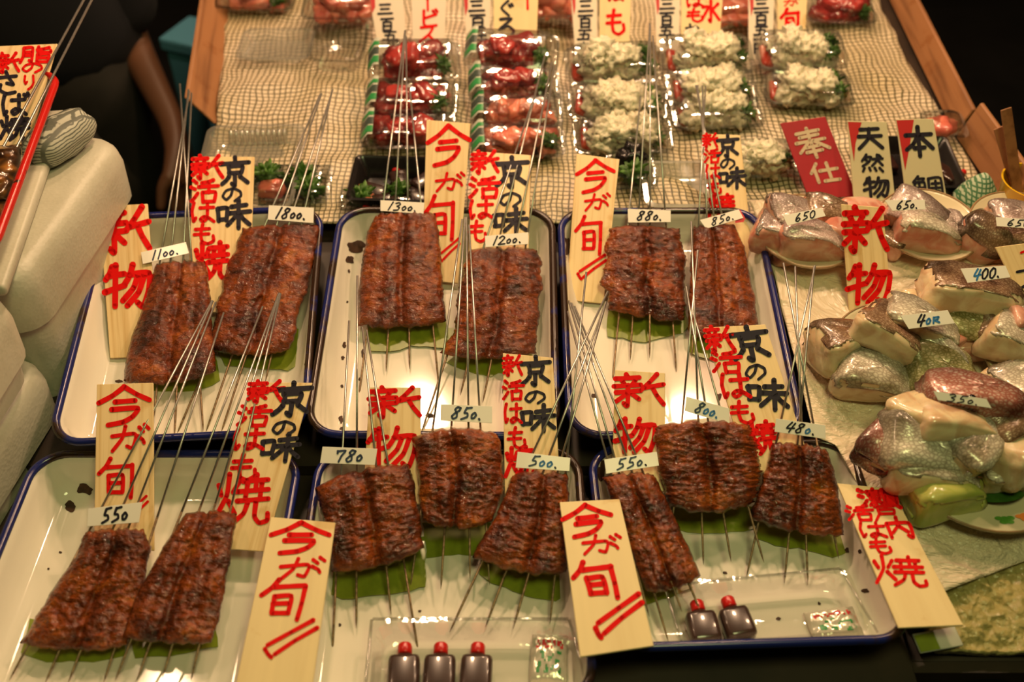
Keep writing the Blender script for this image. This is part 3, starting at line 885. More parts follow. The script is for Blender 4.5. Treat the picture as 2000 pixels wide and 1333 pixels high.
def stains(T, blobs, seed=1):
    """burnt-on sauce and rust on the enamel, following the tray's inside"""
    rs = random.Random(seed)
    for x, y, rx, ry in blobs:
        mb = MB()
        n = 18
        ring = []
        ph = rs.uniform(0, 9)
        for k in range(n):
            a = 2 * math.pi * k / n
            f = 0.75 + 0.45 * noise.noise(Vector((math.cos(a) * 1.6 + ph, math.sin(a) * 1.6, x * .1)))
            ring.append((x + rx * f * math.cos(a), y + ry * f * math.sin(a)))
        mb.add([hit(T, x, y)] + [hit(T, *q) for q in ring], [(0, 1 + (k + 1) % n, 1 + k) for k in range(n)])
        mb.build('rust_stain', M['rust'], T['o'])

TRAYS = [
 tray([(199,414),(630,399),(604,843),(88,872)], P_BACK, 'white enamel tray with a blue rim holding the eel priced 1100 and 1800, upper left', M['blue_rim']),
 tray([(641,400),(1066,404),(1119,854),(610,852)], P_BACK, 'white enamel tray with a blue rim holding the eel priced 1300 and 1200, upper middle', M['worn_rim']),
 tray([(1072,406),(1475,400),(1592,856),(1124,850)], P_BACK, 'white enamel tray with a blue rim holding the eel priced 880, upper right', M['blue_rim']),
 tray([(95,876),(606,876),(482,1420),(-195,1420)], P_FRONT, 'white enamel tray with a blue rim holding the eel priced 550 at lower left', M['blue_rim']),
 tray([(616,870),(1114,870),(1199,1372),(540,1382)], P_FRONT, 'white enamel tray with a blue rim in the lower row holding the eel priced 780', M['worn_rim']),
 tray([(1124,862),(1640,858),(1828,1243),(1212,1276)], P_FRONT, 'white enamel tray with a blue rim holding the eel priced 480 and 800', M['blue_rim']),
]
T1, T2, T3, T4, T5, T6 = TRAYS
stains(T1, [(598, 713, 5, 4), (607, 650, 3, 3), (232, 746, 9, 4)], 1)
stains(T2, [(694, 482, 24, 15), (684, 508, 10, 10), (681, 530, 3, 4), (672, 675, 5, 9), (669, 700, 5, 5), (668, 755, 4, 4), (666, 820, 7, 9), (668, 838, 6, 5), (840, 812, 12, 5), (678, 590, 3, 3), (704, 742, 5, 4), (708, 690, 3, 10), (700, 480, 10, 6)], 2)
stains(T3, [(1106, 478, 12, 20), (1102, 506, 6, 8), (1160, 774, 8, 6), (1125, 717, 4, 4), (1405, 775, 6, 8), (1240, 818, 4, 4), (1152, 728, 3, 3)], 3)
stains(T4, [(166, 957, 20, 14), (136, 990, 14, 14), (143, 880, 22, 8), (118, 1080, 4, 3), (95, 1112, 3, 3), (160, 884, 12, 6)], 4)
stains(T5, [(642, 956, 6, 10), (632, 900, 8, 14), (664, 1222, 4, 4), (820, 1195, 4, 4), (610, 1000, 4, 5)], 5)
stains(T6, [(1172, 915, 14, 30), (1160, 950, 8, 14), (1192, 870, 20, 10), (1164, 880, 8, 14), (1790, 1213, 5, 5), (1690, 1155, 10, 6), (1520, 1210, 6, 5), (1416, 1120, 6, 4), (1680, 1078, 5, 6), (1655, 1075, 5, 7), (1600, 1180, 4, 4)], 6)

def leaf_sheet(T, pts, label, h=0.0012):
    """a thin sheet of green leaf paper lying on the tray floor"""
    pl = T['plane'].up(-T['d'] + h)
    out = []
    rs = random.Random(int(pts[0][0] * 7 + pts[0][1]))
    n = len(pts)
    for i in range(n):
        a, b = pts[i], pts[(i + 1) % n]
        k = max(1, int(math.hypot(b[0] - a[0], b[1] - a[1]) / 14))
        for j in range(k):
            out.append((lerp(a[0], b[0], j / k) + rs.uniform(-2, 2), lerp(a[1], b[1], j / k) + rs.uniform(-2.5, 2.5)))
    top = [pl.at(*p) for p in out]
    m = len(top)
    bot = [p - pl.n * 0.0007 for p in top]
    c = sum(top, Vector()) / m
    mb = MB()
    mb.add(top + bot, [tuple(range(m))] + [tuple(reversed(range(m, 2 * m)))] + [(i, m + i, m + (i + 1) % m, (i + 1) % m) for i in range(m)])
    o = mb.build('leaf_sheet', M['leaf_sheet'], None, frame_of(c, (1, 0, 0), pl.n), smooth=False)
    tag(o, label, 'leaf', 'green leaf sheets under the eel')
    return o

LEAVES = [
 (T1, [(275,690),(420,690),(428,742),(400,760),(345,768),(300,764),(262,750)], 'green leaf sheet peeking out below the eel priced 1100'),
 (T1, [(430,640),(575,640),(606,655),(611,702),(560,722),(500,722),(440,714),(424,690)], 'green leaf sheet below the eel priced 1800'),
 (T2, [(716,600),(868,600),(874,660),(868,678),(800,676),(760,688),(722,686)], 'green leaf sheet below the eel priced 1300'),
 (T2, [(872,640),(1040,640),(1052,700),(1020,722),(960,734),(900,722),(868,705)], 'green leaf sheet below the eel priced 1200'),
 (T3, [(1190,580),(1336,580),(1345,640),(1334,652),(1260,668),(1216,662),(1186,655)], 'green leaf sheet below the eel priced 880'),
 (T3, [(1350,600),(1478,600),(1490,650),(1470,690),(1400,705),(1346,690)], 'green leaf sheet below the eel priced 850 in the upper right tray'),
 (T4, [(60,1210),(235,1210),(245,1280),(180,1292),(90,1292),(40,1275)], 'green leaf sheet below the left eel of the lower left tray'),
 (T4, [(250,1200),(420,1200),(424,1262),(330,1282),(262,1284)], 'green leaf sheet below the right eel of the lower left tray'),
 (T5, [(650,1050),(830,1050),(832,1146),(775,1158),(720,1166),(668,1172),(648,1160)], 'green leaf sheet below the eel priced 780'),
 (T5, [(826,1020),(958,1020),(968,1076),(930,1084),(880,1086),(834,1090)], 'green leaf sheet below the middle eel priced 850'),
 (T5, [(940,1060),(1108,1060),(1112,1156),(1085,1174),(1030,1164),(960,1138),(936,1124)], 'green leaf sheet below the eel priced 500'),
 (T6, [(1232,1110),(1340,1110),(1352,1150),(1310,1166),(1252,1184),(1236,1180)], 'green leaf sheet below the eel priced 550 in the lower right tray'),
 (T6, [(1312,990),(1476,990),(1484,1030),(1440,1040),(1370,1044),(1326,1036)], 'green leaf sheet below the eel priced 800'),
 (T6, [(1484,1000),(1650,1000),(1662,1076),(1626,1088),(1560,1072),(1500,1062),(1476,1048)], 'green leaf sheet below the eel priced 480'),
]
for i, (T, pts, lab) in enumerate(LEAVES):
    leaf_sheet(T, pts, lab, 0.0014 + 0.0009 * (i % 3))

# ------------------------------------------------------------------ skewered grilled eel
class Plane3(Plane):
    def __init__(self, a, b, c):
        n = (b - a).cross(c - a).normalized()
        if n.z < 0:
            n = -n
        self.p, self.n = a, n
        self.tilt = math.degrees(math.atan2(-n.y, n.z))

def eel_plane(T, bl, br, yrim, hb, hr):
    p = T['plane']
    xm = (bl[0] + br[0]) / 2
    yb = (bl[1] + br[1]) / 2
    return Plane3(p.at(bl[0], yb, hb), p.at(br[0], yb, hb), p.at(xm, yrim, hr))

def eel(T, left, right, skew, label, yrim, hb=-0.028, hr=0.008, thick=0.019, groove=0.5, top_bow=6, bot_bow=8, jag=3.0, seed=1, rag=0.0):
    """left/right: pixel outlines of the fillet, from its top to its bottom; skew: (handle px, tip px) of each skewer"""
    pl = eel_plane(T, left[-1], right[-1], yrim, hb, hr)
    nu, nv = 44, 72
    rs = random.Random(seed)
    off = Vector((rs.uniform(0, 50), rs.uniform(0, 50), 0))
    def edge_px(u, v):
        lx, ly = poly_at(left, v)
        rx, ry = poly_at(right, v)
        j = noise.noise(Vector((v * 9, 3.1, 0)) + off) * jag * 1.3 + noise.noise(Vector((v * 40, 7.7, 0)) + off) * jag * .55
        k = noise.noise(Vector((v * 9, 13.1, 0)) + off) * jag * 1.3 + noise.noise(Vector((v * 42, 17.7, 0)) + off) * jag * (.55 + rag)
        lx += j
        rx += k
        bow = (-top_bow * (1 - v) ** 3 + bot_bow * v ** 3) * (1 - (2 * u - 1) ** 2)
        e = noise.noise(Vector((u * 14, 31, 0)) + off) * 5
        bow += e * (max(0, 1 - v * 7) + max(0, 1 - (1 - v) * 7))
        # a notch where the two halves meet
        g = math.exp(-((u - groove) / 0.045) ** 2)
        bow += g * (5 * max(0, 1 - v * 8) - 5 * max(0, 1 - (1 - v) * 8))
        return lerp(lx, rx, u), lerp(ly, ry, u) + bow
    def hgt(u, v):
        a = max(0.0, 1 - abs(2 * u - 1) ** 5) ** 0.5
        b = max(0.0, 1 - abs(2 * v - 1) ** 12) ** 0.5
        h = a * b
        lobes = 0.72 + 0.28 * abs(math.cos(math.pi * (u - groove) * 2.0 + math.pi / 2)) ** 0.8
        h *= lobes
        h -= 0.50 * math.exp(-((u - groove) / 0.045) ** 2) * b
        h -= 0.15 * math.exp(-((u - groove * .48) / 0.05) ** 2) * b + 0.15 * math.exp(-((u - groove - (1 - groove) * .52) / 0.05) ** 2) * b
        q = noise.noise(Vector((u * 9, v * 26, 0)) + off) * 0.16 + noise.noise(Vector((u * 22, v * 44, 5)) + off) * 0.15
        q += noise.noise(Vector((u * 3, v * 5, 9)) + off) * 0.26
        return thick * .62 * max(0.02, h + q * a * b)
    V, Fc = [], []
    idx = {}
    for i in range(nu + 1):
        for j in range(nv + 1):
            u, v = i / nu, j / nv
            u = 0.5 - 0.5 * math.cos(math.pi * u) if False else u
            x, y = edge_px(u, v)
            border = i in (0, nu) or j in (0, nv)
            idx[(i, j, 0)] = len(V)
            V.append(pl.at(x, y, 0 if border else hgt(u, v)))
            if border:
                idx[(i, j, 1)] = idx[(i, j, 0)]
            else:
                idx[(i, j, 1)] = len(V)
                b = min(1.0, 5 * min(u, 1 - u)) * min(1.0, 5 * min(v, 1 - v))
                V.append(pl.at(x, y, 0) - pl.n * thick * .34 * b ** .5)
    for i in range(nu):
        for j in range(nv):
            Fc.append((idx[(i, j, 0)], idx[(i, j + 1, 0)], idx[(i + 1, j + 1, 0)], idx[(i + 1, j, 0)]))
            Fc.append((idx[(i, j, 1)], idx[(i + 1, j, 1)], idx[(i + 1, j + 1, 1)], idx[(i, j + 1, 1)]))
    c = pl.at((left[-1][0] + right[-1][0]) / 2, (left[-1][1] + right[-1][1]) / 2)
    ey = (pl.at(*left[0]) + pl.at(*right[0])) / 2 - c
    fr = frame_of(c, ey.cross(pl.n), pl.n)
    root = empty('skewered_grilled_eel', fr)
    tag(root, label, 'grilled eel', 'grilled conger eel on steel skewers')
    bpy.context.view_layer.update()
    mesh('fillet', [fr.inverted() @ p for p in V], Fc, M['eel'], root)
    for k, (hd, tp) in enumerate(skew):
        a, b = pl.at(*hd), pl.at(*tp)
        L = (b - a).length
        mb = MB()
        d = (b - a).normalized()
        rad = 0.00125
        s = 0.60
        mb.tube([a, a + d * L * s], rad, 8, 0)
        mb.tube([a + d * L * s, b - d * 0.022, b - d * 0.008, b], rad, 8, 1, True, [rad, rad, rad * .8, rad * .12])
        mb.build('skewer', [M['steel'], M['steel_brown']], root)
    return dict(root=root, plane=pl)

YB, YF = 408, 866
E = {}
E['1100'] = eel(T1, [(304,516),(296,549),(272,620),(257,659),(246,705),(240,745)], [(402,512),(409,560),(414,620),(418,690),(423,726)],
  [((370,178),(262,800)),((368,175),(300,818)),((374,182),(341,850)),((351,164),(397,842))], 'short wide grilled eel fillet on four skewers behind the 1100 tag', YB, seed=11, bot_bow=16, top_bow=5)
E['1800'] = eel(T1, [(476,446),(464,470),(440,530),(427,580),(415,640),(405,680)], [(624,440),(618,490),(604,556),(585,606),(578,650),(566,684)],
  [((626,183),(345,850)),((628,183),(402,845)),((650,175),(432,845)),((649,176),(518,747))], 'large slanting grilled eel fillet behind the 1800 tag', YB, seed=12, bot_bow=14, jag=4)
E['1300'] = eel(T2, [(733,420),(718,452),(706,520),(700,580),(698,635)], [(850,417),(858,460),(862,528),(868,590),(872,628)],
  [((791,60),(694,831)),((791,60),(754,726)),((793,70),(800,722)),((800,171),(857,754))], 'glossy upright grilled eel fillet with charred right edge behind the 1300 tag', YB, seed=13, bot_bow=10)
E['1200'] = eel(T2, [(918,488),(904,530),(893,577),(890,640),(860,690)], [(1054,489),(1058,540),(1055,600),(1050,650),(1047,690)],
  [((1040,199),(823,845)),((1064,109),(899,773)),((1078,122),(943,787)),((1083,127),(981,770))], 'ragged edged grilled eel fillet behind the 1200 tag', YB, seed=14, bot_bow=14, jag=6, thick=.021)
E['880'] = eel(T3, [(1190,446),(1184,480),(1183,520),(1172,556),(1190,575),(1187,605)], [(1328,447),(1337,490),(1339,540),(1340,590),(1338,626)],
  [((1251,189),(1190,810)),((1269,46),(1231,704)),((1270,48),(1269,700)),((1275,70),(1321,727))], 'broad grilled eel fillet with a jagged left edge behind the 880 tag', YB, seed=15, jag=6, bot_bow=8, groove=.54)
E['850u'] = eel(T3, [(1354,444),(1348,500),(1346,560),(1345,610),(1345,655)], [(1436,440),(1454,480),(1466,540),(1476,590),(1482,634)],
  [((1378,168),(1351,700)),((1372,168),(1390,700)),((1362,167),(1428,690)),((1359,167),(1464,690))], 'narrow grilled eel fillet behind the 850 tag in the upper right tray', YB, seed=16, bot_bow=14, groove=.46)
E['550l'] = eel(T4, [(166,1040),(150,1085),(120,1130),(90,1172),(60,1222),(38,1256)], [(279,1036),(296,1070),(282,1130),(264,1190),(248,1262)],
  [((414,588),(18,1330)),((416,588),(88,1335)),((421,591),(133,1335)),((437,611),(202,1335))], 'grilled eel fillet behind the 550 tag in the lower left tray', YF, hr=.026, seed=17, bot_bow=14)
E['unpriced'] = eel(T4, [(362,1004),(340,1035),(294,1111),(262,1175),(238,1246)], [(463,1004),(456,1060),(440,1150),(428,1210),(414,1256)],
  [((513,599),(225,1330)),((544,575),(267,1330)),((546,573),(317,1325)),((548,574),(373,1330))], 'long grilled eel fillet without a price tag, at the right of the lower left tray', YF, hb=-.020, hr=.028, seed=18, bot_bow=8, groove=.42)
E['780'] = eel(T5, [(616,954),(622,985),(632,1030),(640,1080),(648,1118)], [(800,910),(812,960),(822,1024),(826,1074)],
  [((682,627),(646,1335)),((698,539),(696,1228)),((708,640),(764,1202)),((716,645),(818,1280))], 'grilled eel fillet with a pointed left corner behind the 780 tag', YF, hb=-.018, hr=.026, seed=19, bot_bow=14, top_bow=16, thick=.024)
E['850m'] = eel(T5, [(806,856),(812,900),(816,960),(826,1018)], [(974,850),(982,900),(982,960),(962,1020)],
  [((903,429),(802,1144)),((908,425),(861,1152)),((911,425),(918,1132)),((916,440),(956,1144))], 'raised grilled eel fillet behind the middle 850 tag', YF, hb=-.006, hr=.024, seed=20, bot_bow=16, top_bow=18, thick=.026, groove=.44)
E['500'] = eel(T5, [(1002,926),(985,970),(962,1020),(936,1060),(922,1086)], [(1108,926),(1114,1000),(1112,1060),(1106,1120)],
  [((1187,570),(878,1236)),((1184,590),(948,1226)),((1181,600),(1002,1230)),((1145,532),(1074,1220))], 'grilled eel fillet leaning left behind the 500 tag', YF, hb=-.018, hr=.026, seed=21, bot_bow=16, thick=.024, groove=.58)
E['550r'] = eel(T6, [(1176,934),(1192,975),(1210,1020),(1232,1080),(1262,1156)], [(1276,928),(1300,970),(1322,1020),(1345,1070),(1368,1126)],
  [((1109,609),(1268,1205)),((1111,588),(1306,1256)),((1116,592),(1332,1196)),((1122,599),(1370,1200))], 'grilled eel fillet leaning right behind the 550 tag beside a red lettered board', YF, hb=-.018, hr=.026, seed=22, bot_bow=12, top_bow=8, thick=.022)
E['800'] = eel(T6, [(1276,836),(1284,880),(1290,930),(1308,986)], [(1466,832),(1480,880),(1484,930),(1474,980)],
  [((1363,489),(1314,1014)),((1350,433),(1374,1104)),((1340,560),(1428,1098)),((1352,605),(1492,1100))], 'widest grilled eel fillet with a frayed right edge behind the 800 tag', YF, hb=-.002, hr=.026, seed=23, bot_bow=20, top_bow=14, jag=6, rag=1.2, thick=.026)
E['480'] = eel(T6, [(1508,866),(1498,905),(1486,945),(1464,1012)], [(1616,878),(1632,930),(1642,990),(1648,1046)],
  [((1592,519),(1458,1128)),((1590,521),(1532,1140)),((1553,521),(1578,1144)),((1530,514),(1638,1092))], 'grilled eel fillet behind the 480 tag near the right side of its tray', YF, hb=-.016, hr=.026, seed=24, bot_bow=14, thick=.023)
# ------------------------------------------------------------------ wooden signs
def tilt_plane(p, tilt, roll=0.0):
    return Plane(p, tilt, roll)

def sign(quad, anchor, base, h, tilt, label, red=(), black=(), mat=None, thick=0.0025, roll=0.0, group='wooden boards with brush lettering', red_poly=None, name='wooden_sign', red_name=None, ink=None):
    pl = tilt_plane(base.at(anchor[0], anchor[1], h), tilt, roll)
    o = slab(name, quad, pl, thick, mat or M['wood'])
    tag(o, label, 'sign', group)
    bpy.context.view_layer.update()
    if red:
        lettering('lettering', red, pl, ink or M['red_ink'], o)
    if black:
        lettering('lettering', black, pl, M['black_ink'], o)
    if red_poly:
        mb = MB()
        pp = pl.up(0.0004)
        mb.add([pp.at(x, y) for x, y in red_poly], [tuple(range(len(red_poly)))])
        c = mb.build('red_corner', M['red_paint'], o, smooth=False)
        for p in c.data.polygons:
            if p.normal.z < 0:
                p.flip()
    return pl

M['red_paint'] = simple('red_painted_corner', (0.50, 0.012, 0.015), 0.5)
M['strip'] = simple('white_painted_strip', (0.72, 0.62, 0.50), 0.5)
M['card_cream'] = simple('cream_painted_board', (0.62, 0.56, 0.36), 0.45)
M['crimson'] = simple('crimson_painted_board', (0.42, 0.012, 0.030), 0.42, var=0.12, scale=14)
M['cream_paint'] = simple('cream_brush_paint', (0.66, 0.52, 0.36), 0.5)

def shun(kx, ga, shun_, dots, s=1.0):
    return [('今', *kx), ('が', *ga), ('旬', *shun_), ('〃', *dots)]

sign([(193,403),(288,398),(309,695),(215,700)], (255,697), P_BACK, -.041, 25, 'wooden board with two red characters behind the 1100 tag, far left of the upper trays',
     [('新',243,450,98,90,-2,0,11),('物',249,559,93,82,0,0,11)])
sign([(377,306),(497,306),(486,610),(366,610)], (430,405), P_BACK, .005, 21, 'wide wooden board lettered in red and black behind the 1800 tag',
     [('新',405,327,60,46),('活',400,374,54,46),('は',396,415,46,40),('も',399,457,46,40),('焼',413,510,66,72)],
     [('京',459,336,58,58),('の',453,380,40,28),('味',455,419,66,56)])
sign([(833,234),(919,241),(895,554),(824,546)], (860,550), P_BACK, -.037, 34, 'tall red lettered board standing behind the 1300 tag',
     [('今',876,284,84,80),('が',878,356,62,40),('旬',862,427,62,88),('〃',879,488,40,44)])
sign([(923,295),(1037,303),(1030,600),(911,600)], (975,403), P_BACK, .005, 22, 'board lettered in red and black behind the 1200 tag and its skewers',
     [('新',947,317,52,44),('活',947,367,58,42),('は',940,409,48,38),('も',934,452,38,42)],
     [('京',999,338,66,60),('の',997,390,44,30),('味',996,432,66,50)])
sign([(1126,300),(1210,311),(1179,593),(1106,586)], (1140,588), P_BACK, -.040, 29, 'tall red lettered board leaning to the left of the 880 tag',
     [('今',1163,344,76,64),('が',1166,395,54,36),('旬',1153,461,58,74),('〃',1157,522,56,48)])
sign([(1374,261),(1446,264),(1473,520),(1398,518)], (1440,519), P_BACK, -.038, 35, 'narrow board lettered in red and black behind the 850 tag of the upper right tray',
     [('新',1387,275,28,28),('活',1391,305,30,28),('は',1392,335,28,28),('も',1396,366,30,28),('焼',1408,402,50,44)],
     [('京',1421,286,44,44),('の',1421,320,30,22),('味',1430,348,52,40)])
sign([(189,751),(299,748),(301,1076),(183,1070)], (240,858), P_BACK, .007, 23, 'board with red lettering reaching from the upper left tray down to the 550 tag',
     [('今',243,792,104,76),('が',252,856,80,56),('旬',230,936,76,78),('〃',268,995,42,50)])
sign([(492,747),(610,748),(516,1078),(404,1070)], (545,850), P_BACK, .007, 22, 'slanting board in red and black between the unpriced eel and the 780 eel',
     [('新',519,766,70,42,0,.12),('活',497,813,62,42,0,.12),('は',486,858,62,44,0,.12),('も',478,913,58,52,0,.12),('焼',472,975,104,98,0,.1,9)],
     [('京',570,781,74,66,0,.15),('の',554,837,48,30),('味',547,875,74,54,0,.15)])
sign([(529,1010),(655,1021),(602,1400),(447,1400)], (592,1020), P_FRONT, .020, 4, 'foremost red lettered board lying across the rims left of the 780 eel',
     [('今',586,1052,116,62,3,0,9),('が',588,1111,96,46,0,.1),('旬',557,1172,96,80,0,.2,9),('〃',568,1248,104,74,0,0,8)], mat=M['old_board'])
sign([(722,757),(821,757),(823,985),(708,985)], (768,852), P_BACK, .0035, 26, 'board with two red characters behind the 780 and 850 eels',
     [('新',770,787,98,60,0,0,8.5),('物',764,875,98,76,0,0,9)])
sign([(982,690),(1080,699),(1096,985),(986,985)], (1035,852), P_BACK, .0035, 25, 'board lettered in red and black standing behind the 500 tag',
     [('新',1001,715,36,40),('活',1003,763,40,40),('は',1002,808,36,40),('も',1010,856,40,42),('焼',1014,904,54,60)],
     [('京',1046,726,58,56),('の',1045,776,42,26),('味',1050,818,66,52)])
sign([(1201,723),(1299,729),(1300,960),(1195,960)], (1250,852), P_BACK, .0035, 25, 'board with two red characters between the 550 and 800 eels',
     [('新',1248,763,96,64,0,0,8.5),('物',1240,852,80,66,0,0,9)])
sign([(1375,640),(1495,634),(1582,900),(1464,930)], (1500,852), P_BACK, .0045, 26, 'slanting board in red and black behind the 480 tag',
     [('新',1405,663,54,50,0,-.15),('活',1420,708,58,44,0,-.15),('は',1436,754,58,50,0,-.15),('も',1450,806,50,44,0,-.15),('焼',1488,856,58,66,0,-.2)],
     [('京',1465,672,76,66,-3,-.15),('の',1475,727,42,32),('味',1498,771,80,58,6,-.15)])
sign([(1093,981),(1210,975),(1277,1262),(1133,1284)], (1150,980), P_FRONT, .022, 4, 'foremost red lettered board lying across the rims beside the right 550 eel',
     [('今',1148,1017,100,62,-3,-.1,9),('が',1174,1064,84,42,0,-.15),('旬',1168,1135,90,76,-4,-.22,10),('〃',1208,1203,92,86,0,0,10)], mat=M['old_board'])
sign([(1635,944),(1741,955),(1882,1222),(1755,1227)], (1690,950), P_FRONT, .012, 3, 'long cream board with small red lettering lying at the right of the 480 eel',
     [('瀬',1716,974,76,38,0,-.3),('戸',1730,1003,48,30,0,-.3),('内',1756,1031,56,40,0,-.4),('活',1680,1003,52,30,0,-.3),('は',1704,1036,52,30,0,-.3),('も',1720,1067,48,32,0,-.3),('焼',1755,1116,98,58,4,-.3,7)], mat=M['old_board'])
sign([(1643,399),(1725,405),(1744,625),(1660,628)], (1700,610), P_ICE, -.002, 48, 'red lettered board stuck upright in the ice behind the fish priced 400',
     [('新',1690,450,86,86,2,0,11),('物',1697,556,84,76,2,0,10)])
sign([(1944,483),(2045,470),(2110,645),(2030,650)], (2000,600), P_ICE, .012, 46, 'board cut off at the right edge, behind the fish priced 400',
     [('ー',2004,490,30,26,70)], [('ー',2000,528,30,36,80),('ー',2006,556,30,40,60)])

# ------------------------------------------------------------------ price tags
PEN = {'k': 'black_ink', 'b': 'blue_ink', 'c': 'bright_blue_ink'}
def price_tag(quad, plane, text, label, h=0.006, dt=8, pens=None, pl=None, group='white price tags on the eel', sw=None, curl=0.0):
    cx = sum(p[0] for p in quad) / 4
    cy = sum(p[1] for p in quad) / 4
    if pl is None:
        pl = Plane(plane.at(cx, cy, h), plane.tilt + dt)
    o = slab('price_tag', quad, pl, 0.0006, M['tag'])
    tag(o, label, 'price tag', group)
    bpy.context.view_layer.update()
    ux = ((quad[1][0] - quad[0][0] + quad[2][0] - quad[3][0]) / 2, (quad[1][1] - quad[0][1] + quad[2][1] - quad[3][1]) / 2)
    uy = ((quad[3][0] - quad[0][0] + quad[2][0] - quad[1][0]) / 2, (quad[3][1] - quad[0][1] + quad[2][1] - quad[1][1]) / 2)
    W, H = math.hypot(*ux), math.hypot(*uy)
    rot = math.degrees(math.atan2(ux[1], ux[0]))
    widths = {'1': .12, '.': .10, 'o': .14, 'O': .17}
    tot = sum(widths.get(c, .19) for c in text)
    s = -tot / 2
    chars = {}
    for i, c in enumerate(text):
        wd = widths.get(c, .19)
        u = s + wd / 2 + .02
        s += wd
        q = (cx + ux[0] * u, cy + ux[1] * u)
        pen = (pens or 'k' * len(text))[i]
        ch = '0' if c == 'O' else c
        chars.setdefault(pen, []).append((ch, q[0], q[1], wd * W * .92, H * (.74 if c not in 'oR' else .62), rot, .22, sw or max(2.0, H * .12)))
    for pen, cs in chars.items():
        lettering('price_lettering', cs, pl, M[PEN[pen]], o, 0.0004)
    return pl, o

price_tag([(275,493),(363,473),(369,495),(279,516)], E['1100']['plane'], '11oo.', 'white price tag reading 1100', pens='bbbbb')
price_tag([(525,401),(613,406),(612,436),(523,429)], E['1800']['plane'], '18oo.', 'white price tag reading 1800')
price_tag([(743,391),(829,396),(827,418),(743,412)], E['1300']['plane'], '13oo.', 'white price tag reading 1300')
price_tag([(947,461),(1032,454),(1032,477),(948,483)], E['1200']['plane'], '12oo.', 'white price tag reading 1200')
price_tag([(1226,408),(1310,411),(1310,434),(1227,435)], E['880']['plane'], '88o.', 'white price tag reading 880')
PLT, OT = price_tag([(1367,430),(1443,409),(1452,426),(1379,447)], E['850u']['plane'], '85o.', 'white price tag reading 850 with a red card behind it, upper right tray', h=.010)
mbx = MB()
ppx = PLT.up(-.0012)
mbx.add([ppx.at(x, y) for x, y in [(1436,414),(1446,410),(1456,427),(1452,434),(1436,436)]], [(0, 1, 2, 3, 4)])
mbx.build('red_backing', M['red_paint'], OT, smooth=False)
price_tag([(172,994),(278,981),(271,1021),(170,1029)], E['550l']['plane'], '55o', 'white price tag reading 550 in the lower left tray')
price_tag([(630,873),(737,877),(732,909),(625,905)], E['780']['plane'], '78o', 'white price tag reading 780', pens='bbb')
price_tag([(861,790),(961,794),(961,827),(860,822)], E['850m']['plane'], '85o.', 'white price tag reading 850 in the middle of the trays', pens='bbbb')
price_tag([(1011,883),(1114,895),(1112,921),(1007,914)], E['500']['plane'], '5oo.', 'white price tag reading 500', pens='bccb')
price_tag([(1180,898),(1283,883),(1287,910),(1184,926)], E['550r']['plane'], '55o.', 'white price tag reading 550 in the lower right tray', pens='bbbk')
price_tag([(1341,775),(1424,798),(1425,830),(1337,803)], E['800']['plane'], '8oo.', 'white price tag reading 800', pens='bccc')
price_tag([(1516,818),(1612,831),(1613,858),(1513,844)], E['480']['plane'], '48o.', 'white price tag reading 480', h=.012, pens='kkck')
# ------------------------------------------------------------------ plates of cut fish on the ice
def skin_mat(name, base, dark, light, scale=150.0, contrast=1.0):
    m, nt, bs = new_mat(name)
    tc = N(nt, 'ShaderNodeTexCoord')
    oi = N(nt, 'ShaderNodeObjectInfo')
    ad = N(nt, 'ShaderNodeVectorMath', operation='ADD')
    nt.links.new(tc.outputs['Object'], ad.inputs[0])
    nt.links.new(oi.outputs['Random'], ad.inputs[1])
    mp = N(nt, 'ShaderNodeMapping')
    mp.inputs['Scale'].default_value = (1.0, 1.5, 1.0)
    nt.links.new(ad.outputs[0], mp.inputs['Vector'])
    v = N(nt, 'ShaderNodeTexVoronoi', i_Scale=scale, feature='DISTANCE_TO_EDGE')
    nt.links.new(mp.outputs[0], v.inputs['Vector'])
    mid = tuple(.30 * a + .70 * b for a, b in zip(dark, base))
    r1 = ramp(nt, [(0.0, mid), (0.08, base), (0.30, light)])
    nt.links.new(v.outputs['Distance'], r1.inputs['Fac'])
    nz = N(nt, 'ShaderNodeTexNoise', i_Scale=28.0, i_Detail=4.0)
    nt.links.new(ad.outputs[0], nz.inputs['Vector'])
    r2 = ramp(nt, [(0.34, tuple(c * .55 for c in light)), (0.56, (1, 1, 1))])
    nt.links.new(nz.outputs['Fac'], r2.inputs['Fac'])
    mx = N(nt, 'ShaderNodeMix', data_type='RGBA', blend_type='MULTIPLY')
    mx.inputs['Factor'].default_value = contrast
    nt.links.new(r1.outputs[0], mx.inputs['A'])
    nt.links.new(r2.outputs[0], mx.inputs['B'])
    # the back of the fish is darker than its belly side
    sp = N(nt, 'ShaderNodeSeparateXYZ')
    nt.links.new(tc.outputs['Object'], sp.inputs[0])
    mr = N(nt, 'ShaderNodeMapRange', i_From_Min=0.022, i_From_Max=-0.012, i_To_Min=0.42, i_To_Max=1.0)
    nt.links.new(sp.outputs['Y'], mr.inputs['Value'])
    hs = N(nt, 'ShaderNodeVectorMath', operation='SCALE')
    nt.links.new(mx.outputs['Result'], hs.inputs[0])
    nt.links.new(mr.outputs['Result'], hs.inputs['Scale'])
    nt.links.new(hs.outputs[0], bs.inputs['Base Color'])
    bp = N(nt, 'ShaderNodeBump', i_Strength=0.35, i_Distance=0.0010)
    nt.links.new(v.outputs['Distance'], bp.inputs['Height'])
    nt.links.new(bp.outputs['Normal'], bs.inputs['Normal'])
    bs.inputs['Roughness'].default_value = 0.26
    bs.inputs['Metallic'].default_value = 0.1
    bs.inputs['Coat Weight'].default_value = 0.5
    bs.inputs['Coat Roughness'].default_value = 0.12
    return m

